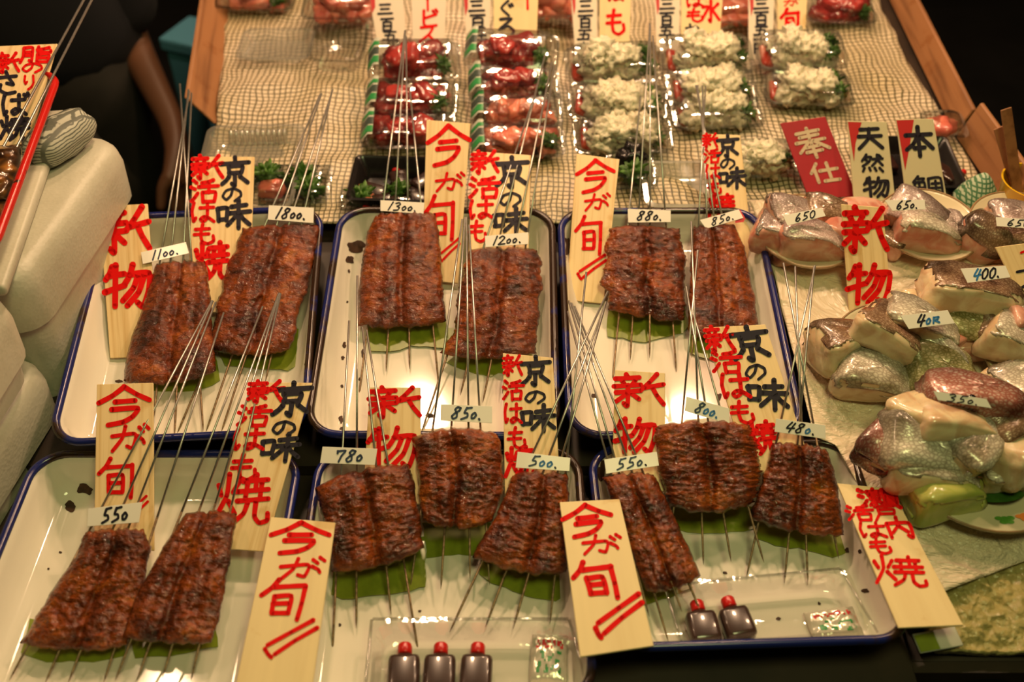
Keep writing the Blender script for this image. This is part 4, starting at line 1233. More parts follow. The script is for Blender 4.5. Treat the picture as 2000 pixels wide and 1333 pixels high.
def flesh_mat(name, a, b, fib=1.0):
    m, nt, bs = new_mat(name)
    tc = N(nt, 'ShaderNodeTexCoord')
    oi = N(nt, 'ShaderNodeObjectInfo')
    ad = N(nt, 'ShaderNodeVectorMath', operation='ADD')
    nt.links.new(tc.outputs['Object'], ad.inputs[0])
    nt.links.new(oi.outputs['Random'], ad.inputs[1])
    nz = N(nt, 'ShaderNodeTexNoise', i_Scale=45.0, i_Detail=4.0, i_Distortion=0.8)
    nt.links.new(ad.outputs[0], nz.inputs['Vector'])
    rp = ramp(nt, [(0.36, b), (0.58, a)])
    nt.links.new(nz.outputs['Fac'], rp.inputs['Fac'])
    nt.links.new(rp.outputs[0], bs.inputs['Base Color'])
    bs.inputs['Roughness'].default_value = 0.24
    bs.inputs['Subsurface Weight'].default_value = 0.45
    bs.inputs['Subsurface Radius'].default_value = (0.012, 0.007, 0.004)
    bs.inputs['Coat Weight'].default_value = 0.4
    bp = N(nt, 'ShaderNodeBump', i_Strength=0.35, i_Distance=0.002)
    nt.links.new(nz.outputs['Fac'], bp.inputs['Height'])
    nt.links.new(bp.outputs['Normal'], bs.inputs['Normal'])
    return m

M['flesh_white'] = flesh_mat('white_fish_flesh', (0.74, 0.60, 0.39), (0.60, 0.40, 0.24))
M['flesh_pink'] = flesh_mat('pink_fish_flesh', (0.68, 0.40, 0.30), (0.56, 0.20, 0.14))
M['flesh_green_lit'] = flesh_mat('green_lit_fish_flesh', (0.50, 0.50, 0.14), (0.40, 0.44, 0.09))  # green light on this cut is put into its flesh colour
M['skin_grey'] = skin_mat('silver_grey_scaled_skin', (0.58, 0.50, 0.40), (0.12, 0.10, 0.08), (0.82, 0.75, 0.62), 190)
M['skin_pink'] = skin_mat('pinkish_silver_skin', (0.52, 0.38, 0.35), (0.30, 0.18, 0.16), (0.74, 0.62, 0.58), 260)
M['skin_brown'] = skin_mat('brown_fish_skin', (0.26, 0.15, 0.09), (0.06, 0.035, 0.03), (0.42, 0.29, 0.19), 230)
M['skin_green'] = skin_mat('olive_scaled_skin', (0.40, 0.38, 0.16), (0.09, 0.09, 0.04), (0.68, 0.62, 0.38), 190)
M['skin_red'] = skin_mat('reddish_fish_skin', (0.42, 0.15, 0.11), (0.10, 0.05, 0.06), (0.56, 0.40, 0.34), 190)
M['plate'] = simple('cream_glazed_plate', (0.66, 0.58, 0.40), 0.2, coat=0.4)
M['plate_edge'] = simple('brown_plate_edge', (0.30, 0.18, 0.09), 0.3)
M['orange_paint'] = simple('orange_plate_painting', (0.75, 0.22, 0.02), 0.3)
M['green_paint'] = simple('green_plate_painting', (0.10, 0.30, 0.04), 0.3)
M['leaf'] = simple('dark_green_leaf', (0.030, 0.095, 0.012), 0.35, var=0.4, scale=50, bump=.4)
M['eye'] = simple('black_fish_eye', (0.004, 0.004, 0.005), 0.1)

def plate(px, py, r, label, plane=None, h=0.008, motif=False):
    pl = plane or P_ICE
    c = pl.at(px, py, h)
    fr = frame_of(c, (1, 0, 0), pl.n)
    prof = [(0.0, 0.000), (r * .52, 0.000), (r * .56, 0.003), (r * .70, 0.005), (r * .98, 0.0165), (r, 0.0175), (r * .985, 0.0195), (r * .93, 0.0175), (r * .66, 0.0085), (r * .5, 0.006), (0.0, 0.006)]
    n = 48
    mb = MB()
    rings = [[fr @ Vector((rr * math.cos(2 * math.pi * k / n), rr * math.sin(2 * math.pi * k / n), z)) for k in range(n)] for rr, z in prof]
    for rr in rings[:1] + rings[-1:]:
        pass
    prof[0] = (1e-4, 0)
    mb.rings(rings, True)
    o = mb.build('plate', M['plate'], None, fr)
    tag(o, label, 'plate', 'fish plates on the ice')
    bpy.context.view_layer.update()
    mb = MB()
    mb.rings([[fr @ Vector(((r * .985 + .0013 * math.cos(a)) * math.cos(2 * math.pi * k / n), (r * .985 + .0013 * math.cos(a)) * math.sin(2 * math.pi * k / n), .019 + .0013 * math.sin(a))) for k in range(n)] for a in [2 * math.pi * q / 6 for q in range(7)]], True)
    mb.build('rim', M['plate_edge'], o)
    if motif:
        for j, (a, mt) in enumerate(((-92, 'green_paint'), (-76, 'orange_paint'), (-64, 'green_paint'), (200, 'green_paint'))):
            mb = MB()
            for q in range(5):
                aa = R(a + q * 2.2)
                rr = r * (.80 + .05 * (q % 2))
                z = 0.0087 + (rr / r - .66) / .27 * .009 + .0008
                p = Vector((rr * math.cos(aa), rr * math.sin(aa), z))
                ring = [fr @ (p + Vector((.0045 * math.cos(t), .0028 * math.sin(t), .28 * (.0045 * math.cos(t) * math.cos(aa) + .0028 * math.sin(t) * math.sin(aa))))) for t in [2 * math.pi * k / 10 for k in range(10)]]
                mb.add(ring, [tuple(range(10))])
            mb.build('painted_flower', M[mt], o)
    return fr

def fish_cut(px, py, h, size, yaw, pitch, roll, flesh, skin, label, seed=0, wedge=.4, bend=.2, thr=.45, plane=None, eye=None, e=.42, edge=0.0):
    """a cut of fish: rounded chunk of flesh with the skin on its upper side; size = length, width, thickness in metres"""
    pl = plane or P_ICE
    c = pl.at(px, py, h)
    base = frame_of(c, (1, 0, 0), pl.n)
    fr = base @ Matrix.Rotation(R(yaw), 4, 'Z') @ Matrix.Rotation(R(pitch), 4, 'Y') @ Matrix.Rotation(R(roll), 4, 'X')
    L, W_, T_ = size[0] / 2, size[1] / 2, size[2] / 2
    nu, nv = 40, 26
    rs = random.Random(seed * 13 + int(px))
    off = Vector((rs.uniform(0, 40), rs.uniform(0, 40), rs.uniform(0, 40)))
    sg = lambda v, p: math.copysign(abs(v) ** p, v)
    def pt(i, j, grow=0.0):
        th = 2 * math.pi * i / nu
        ph = -math.pi / 2 + math.pi * j / nv
        x = sg(math.cos(ph), e) * sg(math.cos(th), e)
        y = sg(math.cos(ph), e) * sg(math.sin(th), e)
        z = sg(math.sin(ph), .5)
        q = Vector((x, y, z))
        nn = noise.noise(q * 1.3 + off) * .13 + noise.noise(q * 3.6 + off) * .05
        s = 1 + nn
        z *= (1 - wedge * x) * (1 - .25 * wedge * y)
        v = Vector((x * L * s, y * W_ * s * (1 - .34 * x), z * T_ * s - bend * x * x * L))
        return v
    P = [[pt(i, j) for i in range(nu)] for j in range(nv + 1)]
    verts = [p for row in P for p in row]
    fs = []
    for j in range(nv):
        for i in range(nu):
            k = (i + 1) % nu
            fs.append((j * nu + i, j * nu + k, (j + 1) * nu + k, (j + 1) * nu + i))
    o = mesh('fish_cut', [fr @ v for v in verts], fs, M[flesh], None, fr)
    tag(o, label, 'fish', 'cuts of fish on the ice plates')
    if skin:
        bpy.context.view_layer.update()
        me = o.data
        keep = []
        for p in me.polygons:
            n_ = p.normal
            lim = thr + .22 * noise.noise(p.center * 70 + off)
            if n_.z + edge * n_.y > lim:
                keep.append(p.index)
        vn = [v.normal.copy() for v in me.vertices]
        vs = [v.co + n_ * .0009 for v, n_ in zip(me.vertices, vn)]
        used = {}
        V, Fc = [], []
        for pi in keep:
            f = []
            for vi in me.polygons[pi].vertices:
                if vi not in used:
                    used[vi] = len(V)
                    V.append(vs[vi])
                f.append(used[vi])
            Fc.append(tuple(f))
        sk = mesh('skin', V, Fc, M[skin], o)
        md = sk.modifiers.new('thickness', 'SOLIDIFY')
        md.thickness = .0008
        md.offset = -1
        if eye:
            bm = bmesh.new()
            bmesh.ops.create_uvsphere(bm, u_segments=14, v_segments=10, radius=.0058)
            bmesh.ops.scale(bm, vec=(1, 1, .5), verts=bm.verts)
            bmesh.ops.translate(bm, vec=Vector(eye), verts=bm.verts)
            from_bm('eye', bm, M['eye'], o)
    return o

plate(1572, 470, .066, 'cream plate holding fish cuts tagged 650, left of the red lettered board in the ice')
plate(1806, 458, .066, 'cream plate holding the fish cuts under the tag curled above a pink slice, reading 650')
plate(1985, 464, .066, 'cream plate of fish at the right edge, before the yellow cup')
plate(1742, 704, .073, 'cream plate in the middle of the ice, under the white fish priced 400 in blue')
plate(1972, 622, .070, 'cream plate under the farther fish priced 400')
plate(2050, 716, .084, 'cream plate cut off by the right edge, below the farther 400 fish', h=.006)
plate(1905, 898, .100, 'cream plate with painted flowers under the fish priced 350', motif=True)

A_ = 'fish plate tagged 650 on the left'
fish_cut(1505, 440, .032, (.070, .038, .036), 75, 0, 8, 'flesh_pink', 'skin_pink', 'pink fish chunk at the left end of the leftmost 650 plate', 1, thr=.75)
fish_cut(1545, 412, .045, (.062, .040, .030), 10, 4, 22, 'flesh_pink', 'skin_pink', 'silvery skinned fish cut at the back of the leftmost 650 plate', 2)
fish_cut(1616, 412, .040, (.062, .038, .030), -8, 0, 16, 'flesh_pink', 'skin_brown', 'brown skinned fish cut at the back right of the leftmost 650 plate', 3)
fish_cut(1586, 470, .034, (.090, .046, .046), -14, 0, 0, 'flesh_pink', 'skin_pink', 'large pink fish cut in front on the leftmost 650 plate, right under its tag', 4, thr=.55)
fish_cut(1640, 462, .028, (.050, .040, .038), -35, 0, -5, 'flesh_pink', None, 'skinless pink fish chunk touching the upright red lettered board', 5)
fish_cut(1690, 420, .030, (.070, .044, .036), 10, 0, 5, 'flesh_pink', None, 'pale pink fish slice behind the top of the upright red lettered board', 6)
fish_cut(1800, 416, .044, (.080, .046, .030), -30, 4, 18, 'flesh_pink', 'skin_pink', 'humped silvery fish cut at the top of the middle 650 plate', 7, bend=.25)
fish_cut(1812, 452, .034, (.086, .048, .044), -16, 2, -8, 'flesh_pink', 'skin_grey', 'pink fish cut with grey skin at the front of the middle 650 plate', 8, thr=.5)
fish_cut(1862, 450, .030, (.048, .034, .030), -55, 0, 12, 'flesh_pink', 'skin_pink', 'small fish cut at the right end of the middle 650 plate', 9)
fish_cut(1752, 470, .020, (.040, .030, .022), 40, 0, 0, 'flesh_pink', 'skin_brown', 'small dark fish scrap at the left of the middle 650 plate', 10)
fish_cut(1922, 452, .036, (.062, .062, .052), 60, 0, 18, 'flesh_pink', 'skin_brown', 'round brown scaled fish hump left of the last 650 tag', 11, thr=.1, e=.8)
fish_cut(1990, 468, .030, (.070, .050, .040), -10, 0, 15, 'flesh_pink', 'skin_brown', 'brown fish cut under the last 650 tag at the right edge', 12, thr=.3)
fish_cut(1985, 424, .040, (.070, .040, .030), 5, 0, 10, 'flesh_pink', 'skin_pink', 'pinkish fish cut behind the last 650 tag', 13)

fish_cut(1652, 672, .034, (.080, .052, .048), 14, 6, -14, 'flesh_white', 'skin_brown', 'thick white fish block with dark brown skin, leftmost on the plate tagged 400 in blue', 14, wedge=.1, thr=.62, edge=.5)
fish_cut(1742, 650, .058, (.082, .060, .036), -38, 14, -16, 'flesh_white', 'skin_brown', 'translucent white fish cut standing at the centre of the plate tagged 400 in blue', 15, wedge=.2, thr=.72, edge=.6)
fish_cut(1798, 628, .062, (.090, .046, .034), -20, 8, -4, 'flesh_white', 'skin_grey', 'grey scaled fish cut behind the tag reading 400 in blue', 16, thr=.45)
fish_cut(1834, 676, .050, (.074, .026, .018), -46, 6, 30, 'flesh_white', 'skin_grey', 'narrow strip of scaled skin hanging below the tag reading 400 in blue', 17, thr=-.1)
fish_cut(1712, 735, .030, (.094, .052, .042), -16, 4, 6, 'flesh_white', 'skin_grey', 'white scaled fish cut at the front of the plate tagged 400 in blue', 18, thr=.30)
fish_cut(1836, 722, .034, (.082, .056, .044), 4, 0, 20, 'flesh_white', 'skin_green', 'olive scaled fish cut at the front right of the plate tagged 400 in blue', 19, thr=-.1)
fish_cut(1840, 660, .026, (.070, .05, .04), 20, 0, 0, 'flesh_pink', None, 'pink flesh chunk at the right back of the plate tagged 400 in blue', 40)

fish_cut(1905, 568, .062, (.120, .056, .040), -14, 4, -10, 'flesh_white', 'skin_brown', 'long white fish cut with brown skin under the farther 400 tag', 20, wedge=.1, thr=.72, edge=.45)
fish_cut(1806, 592, .024, (.060, .036, .030), 20, 0, 0, 'flesh_white', None, 'small skinless white fish cut at the left of the farther 400 plate', 21)
fish_cut(1900, 634, .036, (.086, .048, .036), -14, 4, 14, 'flesh_white', 'skin_green', 'green tinged scaled fish cut below the farther 400 tag', 22, thr=.15)
fish_cut(1915, 672, .020, (.080, .036, .028), -6, 0, 0, 'flesh_pink', None, 'dark pink flesh strip at the foot of the farther 400 plate', 23)
fish_cut(1976, 612, .044, (.066, .040, .034), -30, 0, 6, 'flesh_white', 'skin_grey', 'grey fish cut at the right of the farther 400 plate', 24)
fish_cut(1996, 626, .060, (.030, .030, .026), 0, 0, 0, 'flesh_pink', None, 'bright red scrap of flesh at the right edge above the lowest white cuts', 25)
fish_cut(1988, 672, .046, (.076, .052, .040), -40, 8, -10, 'flesh_white', 'skin_grey', 'glossy white fish cut at the right edge below the red scrap', 26, thr=.65)
fish_cut(1944, 652, .040, (.044, .032, .028), -30, 0, 8, 'flesh_pink', 'skin_brown', 'dark skinned scrap left of the glossy white cut at the right edge', 27)
fish_cut(1992, 745, .034, (.078, .050, .038), 28, 0, -5, 'flesh_white', 'skin_grey', 'rounded white fish cut on the plate cut off by the right edge', 28, thr=.8)

fish_cut(1800, 800, .072, (.066, .048, .030), 40, 8, -14, 'flesh_white', None, 'skinless white fish cut at the top left of the 350 plate', 29)
fish_cut(1868, 822, .080, (.090, .050, .032), -8, 4, -14, 'flesh_white', None, 'long skinless white fish cut right below the 350 tag', 30)
fish_cut(1905, 778, .086, (.110, .046, .040), -16, 6, -14, 'flesh_pink', 'skin_red', 'red brown fish head with a black eye behind the 350 tag', 31, thr=-.4, eye=(-.012, -.0185, .0135), wedge=-.25)
fish_cut(1738, 850, .050, (.080, .040, .034), 52, -8, 0, 'flesh_white', 'skin_red', 'red and dark striped fish tail piece at the left of the 350 plate', 32, thr=-.1)
fish_cut(1812, 868, .066, (.092, .056, .032), -12, 4, 20, 'flesh_white', 'skin_grey', 'broad silver scaled fish cut in the middle of the 350 plate', 33, thr=-.1)
fish_cut(1914, 862, .068, (.082, .044, .036), 34, 0, 10, 'flesh_white', 'skin_grey', 'spotted grey fish cut slanting up to the right on the 350 plate', 34, thr=.1)
fish_cut(1968, 878, .056, (.062, .056, .044), 40, 0, -10, 'flesh_white', None, 'translucent white fish chunk at the right of the 350 plate', 35)
fish_cut(1985, 818, .072, (.080, .040, .034), 24, 0, 10, 'flesh_white', 'skin_brown', 'brown fish cut at the right edge beside the fish head', 36, thr=-.1)
fish_cut(1826, 918, .044, (.094, .050, .036), -14, 0, 0, 'flesh_white', 'skin_grey', 'white fish cut under the broad silver one on the 350 plate', 37, thr=.75)
fish_cut(1852, 962, .032, (.082, .046, .040), 6, 0, -12, 'flesh_green_lit', 'flesh_green_lit', 'green tinted fish chunk at the front of the flowered plate', 38, thr=.2)
fish_cut(1980, 920, .038, (.070, .040, .030), -10, 0, 5, 'flesh_white', 'skin_grey', 'pale fish cut at the right edge of the flowered plate', 39, thr=.5)

def leaf_blade(px, py, h, L, W_, yaw, label, plane=None, tilt=0, mat='leaf', cat='leaf', group=None):
    pl = plane or P_ICE
    c = pl.at(px, py, h)
    fr = frame_of(c, (1, 0, 0), pl.n) @ Matrix.Rotation(R(yaw), 4, 'Z') @ Matrix.Rotation(R(tilt), 4, 'Y')
    nu, nv = 12, 6
    V = []
    for i in range(nu + 1):
        u = i / nu
        wv = W_ * math.sin(math.pi * min(1, u * .96 + .04)) ** .8
        for j in range(nv + 1):
            v = j / nv - .5
            V.append(fr @ Vector(((u - .5) * L, v * wv, .012 * math.sin(u * 3) + .25 * abs(v) * wv)))
    n = len(V)
    V += [p - pl.n * .0006 for p in V]
    Wd = nv + 1
    fs = []
    for i in range(nu):
        for j in range(nv):
            q = (i * Wd + j, (i + 1) * Wd + j, (i + 1) * Wd + j + 1, i * Wd + j + 1)
            fs += [q, tuple(n + k for k in reversed(q))]
    o = mesh('garnish_leaf', V, fs, M[mat], None, fr)
    tag(o, label, cat, group)
    return o
leaf_blade(1950, 962, .012, .07, .04, 10, 'dark green leaf at the front of the flowered plate, right of the green tinted fish')
leaf_blade(1925, 925, .026, .06, .03, -10, 'yellow green leaf between the fish cuts of the 350 plate', mat='leaf_sheet')

FT = 'white price tags on the fish'
def fish_tag(quad, h, tilt, text, label, pens=None):
    cx = sum(p[0] for p in quad) / 4
    cy = sum(p[1] for p in quad) / 4
    price_tag(quad, None, text, label, pens=pens, pl=Plane(P_ICE.at(cx, cy, h), tilt), group=FT)
fish_tag([(1529,421),(1605,406),(1613,422),(1538,441)], .074, 34, '65O', 'white tag reading 650 left of the upright red lettered board')
fish_tag([(1728,391),(1806,390),(1808,409),(1743,412)], .084, 38, '65o.', 'white tag reading 650 above the pink cut with grey skin')
fish_tag([(1945,424),(2030,430),(2030,448),(1947,442)], .070, 34, '65O', 'white tag reading 650 at the right edge near the yellow cup')
fish_tag([(1876,525),(1964,519),(1974,542),(1890,553)], .104, 34, '4OO.', 'white tag reading 400 on the farther white fish', 'ckkk')
fish_tag([(1759,617),(1851,606),(1865,632),(1775,643)], .098, 34, '4oR', 'white tag reading 400 with blue zeros on the nearer white fish', 'kcc')
fish_tag([(1823,764),(1927,780),(1937,798),(1832,782)], .122, 40, '35o.', 'white tag reading 350 under the fish head')
# ------------------------------------------------------------------ sashimi packs at the back of the stall
M['tuna'] = flesh_mat('raw_red_tuna', (0.40, 0.042, 0.034), (0.22, 0.018, 0.018))
M['tuna_pale'] = flesh_mat('raw_pink_fish', (0.70, 0.22, 0.14), (0.55, 0.12, 0.09))
M['hamo'] = simple('blanched_white_conger', (0.70, 0.64, 0.47), 0.45, var=.25, scale=130, bump=.8, sss=.2)
M['parsley'] = simple('curly_parsley', (0.055, 0.14, 0.012), 0.45, var=.6, scale=140, bump=.6)
M['sauce'] = simple('red_plum_sauce', (0.50, 0.035, 0.02), 0.2, coat=.5)
M['carrot'] = simple('orange_garnish', (0.75, 0.20, 0.03), 0.3, coat=.3)
M['label_white'] = simple('white_printed_label', (0.50, 0.50, 0.42), 0.4)
M['label_green'] = simple('green_label_print', (0.03, 0.25, 0.07), 0.4)
M['label_dark'] = simple('dark_label_print', (0.05, 0.07, 0.06), 0.4)
M['black_tray'] = simple('black_plastic_tray', (0.010, 0.008, 0.008), 0.25)
M['red_cap'] = simple('red_plastic_cap', (0.55, 0.010, 0.008), 0.3, coat=.3)
M['soy'] = simple('dark_sauce_in_clear_bottle', (0.035, 0.014, 0.010), 0.22, coat=.6)
def cloudy_mat(name, col, body, gloss):
    m, nt, bs = new_mat(name)
    nt.nodes.remove(bs)
    tr = N(nt, 'ShaderNodeBsdfTransparent')
    tr.inputs[0].default_value = (.95, .95, .92, 1)
    df = N(nt, 'ShaderNodeBsdfDiffuse')
    df.inputs[0].default_value = (*col, 1)
    gl = N(nt, 'ShaderNodeBsdfGlossy')
    gl.inputs['Roughness'].default_value = .12
    a, b = N(nt, 'ShaderNodeMixShader'), N(nt, 'ShaderNodeMixShader')
    a.inputs['Fac'].default_value = body
    lw = N(nt, 'ShaderNodeLayerWeight', i_Blend=.4)
    mr = N(nt, 'ShaderNodeMapRange', i_To_Min=gloss, i_To_Max=.8)
    nt.links.new(lw.outputs['Facing'], mr.inputs['Value'])
    nt.links.new(mr.outputs['Result'], b.inputs['Fac'])
    nt.links.new(tr.outputs[0], a.inputs[1])
    nt.links.new(df.outputs[0], a.inputs[2])
    nt.links.new(a.outputs[0], b.inputs[1])
    nt.links.new(gl.outputs[0], b.inputs[2])
    nt.links.new(b.outputs[0], nt.nodes['Material Output'].inputs['Surface'])
    return m
M['frost'] = cloudy_mat('frosted_clear_plastic', (.62, .60, .50), .55, .12)
M['ribbed'] = cloudy_mat('ribbed_clear_plastic', (.70, .66, .56), .28, .20)

def lump(seed, sx, sy, sz, rough=.25, freq=2.0, e=1.0, nu=14, nv=9):
    """mesh data of an irregular lump with its base at z=0"""
    off = Vector((seed * 3.7, seed * 1.3, seed * 2.1))
    V, fs = [], []
    sg = lambda v: math.copysign(abs(v) ** e, v)
    for j in range(nv + 1):
        for i in range(nu):
            th, ph = 2 * math.pi * i / nu, -math.pi / 2 + math.pi * j / nv
            q = Vector((sg(math.cos(ph)) * sg(math.cos(th)), sg(math.cos(ph)) * sg(math.sin(th)), sg(math.sin(ph))))
            s = 1 + rough * noise.noise(q * freq + off) * 2
            V.append((q.x * sx / 2 * s, q.y * sy / 2 * s, (q.z * s + 1) * sz / 2))
    for j in range(nv):
        for i in range(nu):
            k = (i + 1) % nu
            fs.append((j * nu + i, j * nu + k, (j + 1) * nu + k, (j + 1) * nu + i))
    return V, fs

def proto_mesh(name, seed, mat, *a, **k):
    V, fs = lump(seed, *a, **k)
    me = bpy.data.meshes.new(name)
    me.from_pydata(V, [], fs)
    for p in me.polygons:
        p.use_smooth = True
    me.materials.append(M[mat])
    me.update()
    return me
TUNA = [proto_mesh('tuna_cut', s, 'tuna', .036, .026, .022, .22, 1.3, .62) for s in (1, 2, 3)]
PINK = [proto_mesh('pink_cut', s, 'tuna_pale', .036, .026, .020, .22, 1.3, .62) for s in (4, 5)]
HAMO = [proto_mesh('conger_cut', s, 'hamo', .040, .036, .030, .34, 3.2, 1.0, 26, 16) for s in (6, 7, 8)]
PARS = [proto_mesh('parsley_sprig', s, 'parsley', .026, .020, .020, .7, 4.5, 1.0, 26, 16) for s in (9, 10)]

def inst(name, me, m, label, cat, group):
    o = bpy.data.objects.new(name, me)
    COL.objects.link(o)
    o.matrix_world = m
    return tag(o, label, cat, group)

def pack(fr, w_, d_, hgt, label, lid=True, mat='clear', lab=True, group='clear packs at the back of the stall', name='clear_pack', labels_left=True):
    """clear tray with a flange, and its domed lid; the pack's base is at the frame's origin"""
    mb = MB()
    prof = [(.010, 0.0), (.004, hgt * .45), (0, hgt * .5), (-.004, hgt * .5)]
    rings = [[fr @ Vector((x, y, z)) for x, y in rrect(w_ - 2 * i, d_ - 2 * i, .012, 3)] for i, z in prof]
    mb.rings(rings, True, True, False)
    o = mb.build(name, M[mat], None, fr)
    smart_smooth(o, 35)
    tag(o, label, 'food pack', group)
    bpy.context.view_layer.update()
    if lid:
        mb = MB()
        prof = [(-.004, hgt * .52), (.001, hgt * .54), (.007, hgt * .95), (.011, hgt)]
        rings = [[fr @ Vector((x, y, z)) for x, y in rrect(w_ - 2 * i, d_ - 2 * i, .012, 3)] for i, z in prof]
        mb.rings(rings, True, False, True)
        l = mb.build('lid', M['clear_thick'], o)
        smart_smooth(l, 35)
    if lab:
        # a printed label folded over the left end
        x0 = -w_ / 2 - .003
        for k, (mt, u0, u1, dz) in enumerate((('label_white', -.5, .5, 0), ('label_green', -.42, -.18, .0006), ('label_dark', -.12, .14, .0006), ('label_green', .22, .36, .0006))):
            mb = MB()
            pts = [(x0 - .002 - dz, hgt * .30), (x0 - .001 - dz, hgt * .62), (x0 + .010 - dz, hgt * 1.0 + .0012 + dz), (x0 + .017, hgt * 1.0 + .0014 + dz)]
            ys = (u0 * d_ * .8, u1 * d_ * .8)
            vs = [fr @ Vector((x, y, z)) for x, z in pts for y in ys]
            mb.add(vs, [(2 * i, 2 * i + 1, 2 * i + 3, 2 * i + 2) for i in range(3)])
            mb.build('label', M[mt], o)
    return o

def fill(fr, w_, d_, hgt, protos, n, label, cat, group, rs, name, heap=.6):
    """individual pieces heaped inside the pack, in rows"""
    nx = 4 if name != 'conger_cut' else 3
    for i in range(n):
        r_, c_ = divmod(i, nx)
        lay = r_ // 2
        x = ((c_ + .5) / nx - .5) * (w_ - .034) + rs.uniform(-.006, .006)
        y = ((r_ % 2) - .5) * (d_ - .034) * .75 + rs.uniform(-.004, .004)
        z = .003 + lay * .013 + rs.uniform(0, .004)
        if lay:
            x *= heap
            y *= heap
        m = fr @ Matrix.Translation((x, y, z)) @ Matrix.Rotation(rs.uniform(0, 6.28), 4, 'Z') @ Matrix.Rotation(rs.uniform(-.5, .5), 4, 'X') @ Matrix.Scale(rs.uniform(.85, 1.1), 4)
        inst(name, protos[i % len(protos)], m, label, cat, group)

rsP = random.Random(5)
def pack_frame(px, py, h, tilt, yaw=0.0):
    c = P_NET.at(px, py, h)
    n = Vector((0, -math.sin(R(tilt)), math.cos(R(tilt))))
    return frame_of(c, (1, 0, 0), n) @ Matrix.Rotation(R(yaw), 4, 'Z')

def food(px, py, h, tilt, w_, d_, hg, kind, rank, stack, lid=True, lab=True, n=10, yaw=0, pars=1, sauce=False):
    fr = pack_frame(px, py, h, tilt, yaw)
    fr = fr @ Matrix.Rotation(R(rsP.uniform(-4, 4)), 4, 'Z')
    pk = rank + ' pack ' + stack
    names = {'tuna': ('red tuna', TUNA, 'tuna_cut', 'raw red tuna piece in the ', 'raw tuna pieces'),
             'pink': ('pale pink fish', PINK, 'pink_cut', 'pale pink fish piece in the ', 'raw pink fish pieces'),
             'hamo': ('white blanched conger eel', HAMO, 'conger_cut', 'white conger piece in the ', 'blanched conger pieces')}
    nm, pr, on, pre, grp = names[kind]
    pack(fr, w_, d_, hg, 'clear ' + pk + ', holding ' + nm, lid=lid, lab=lab)
    fill(fr, w_, d_, hg, pr, n, pre + pk, 'fish', grp + ', ' + pk, rsP, on)
    for k in range(pars):
        m = fr @ Matrix.Translation((w_ / 2 - .022 - .004 * k, -d_ / 2 + .02 + .024 * k, hg * .42)) @ Matrix.Rotation(rsP.uniform(0, 6), 4, 'Z')
        inst('parsley_sprig', PARS[k % 2], m, 'green parsley in the ' + pk, 'garnish', 'parsley, ' + pk)
    if sauce:
        mb = MB()
        mb.box(fr @ Matrix.Translation((-w_ / 2 + .014, 0, .006)) @ Matrix.Rotation(R(24), 4, 'Y'), .020, d_ * .62, .010, 0, .004)
        o = mb.build('sauce_packet', M['sauce'], None, fr)
        tag(o, 'red sauce packet in the ' + pk, 'sauce packet', 'sauce packets in the packs')

# two stacks of tuna
W1, D1, H1 = .125, .066, .036
food(800, 272, .010, 12, W1, D1, H1, 'tuna', 'nearest', 'of the left red stack', n=12)
food(806, 210, .022, 14, W1, D1, H1, 'tuna', 'second', 'of the left red stack', n=12)
food(812, 140, .036, 18, W1 + .004, D1, .044, 'tuna', 'topmost', 'of the left red stack', n=18)
food(1012, 292, .008, 10, W1, D1, H1, 'pink', 'nearest', 'of the right red stack', n=12)
food(1010, 232, .020, 12, W1, D1, H1, 'pink', 'second', 'of the right red stack', n=12, pars=0)
food(1004, 178, .036, 14, W1, D1, H1, 'tuna', 'third', 'of the right red stack', n=12)
food(1000, 122, .050, 18, W1 + .006, D1, .044, 'tuna', 'topmost', 'of the right red stack', n=18)
# three stacks of blanched conger
food(1215, 282, .006, 10, W1 + .01, D1, H1, 'hamo', 'nearest', 'of the left white stack', n=12, lab=False, sauce=True)
food(1205, 218, .022, 13, W1 + .012, D1, H1, 'hamo', 'second', 'of the left white stack', n=12, lab=False, pars=2, sauce=True)
food(1196, 146, .040, 18, W1 + .012, D1, .044, 'hamo', 'topmost', 'of the left white stack', n=16, lab=False, pars=2, sauce=True)
food(1396, 236, .008, 10, W1, D1, H1, 'hamo', 'nearest', 'of the middle white stack', n=12, lab=False, sauce=True)
food(1386, 188, .022, 13, W1, D1, H1, 'hamo', 'second', 'of the middle white stack', n=12, lab=False, sauce=True)
food(1376, 128, .038, 18, W1 + .006, D1, .042, 'hamo', 'topmost', 'of the middle white stack', n=16, lab=False, pars=2, sauce=True)
food(1476, 330, .006, 9, .105, D1, H1, 'hamo', 'nearest', 'of the right white stack', n=9, lab=False, sauce=False)
food(1572, 192, .010, 10, W1, D1, H1, 'hamo', 'second', 'of the right white stack', n=12, lab=False, pars=2, sauce=True)
food(1556, 120, .030, 18, W1 + .006, D1, .044, 'hamo', 'topmost', 'of the right white stack', n=16, lab=False, pars=2, sauce=True)
# packs half out of the frame along the top
food(506, 8, .010, 10, .125, .07, .034, 'pink', 'upper left', 'on the netting', n=10, pars=1, lab=False)
food(672, 22, .030, 14, .12, .08, .040, 'pink', 'heaped', 'behind the leftmost price strip', n=14, pars=0, lab=False)
food(1090, 20, .030, 14, .13, .08, .045, 'pink', 'bright', 'between the price strips', n=10, pars=0, lab=False)
food(1440, 30, .026, 14, .10, .08, .045, 'pink', 'half hidden', 'behind the middle price strips', n=10, pars=0, lab=False)
food(1632, 34, .008, 9, .11, .07, .034, 'tuna', 'upper right', 'on the netting', n=12, pars=1, lab=False)

food(1838, 256, .012, 10, .055, .05, .026, 'pink', 'small', 'beside the rightmost black lettered board', n=3, pars=0, lab=False)

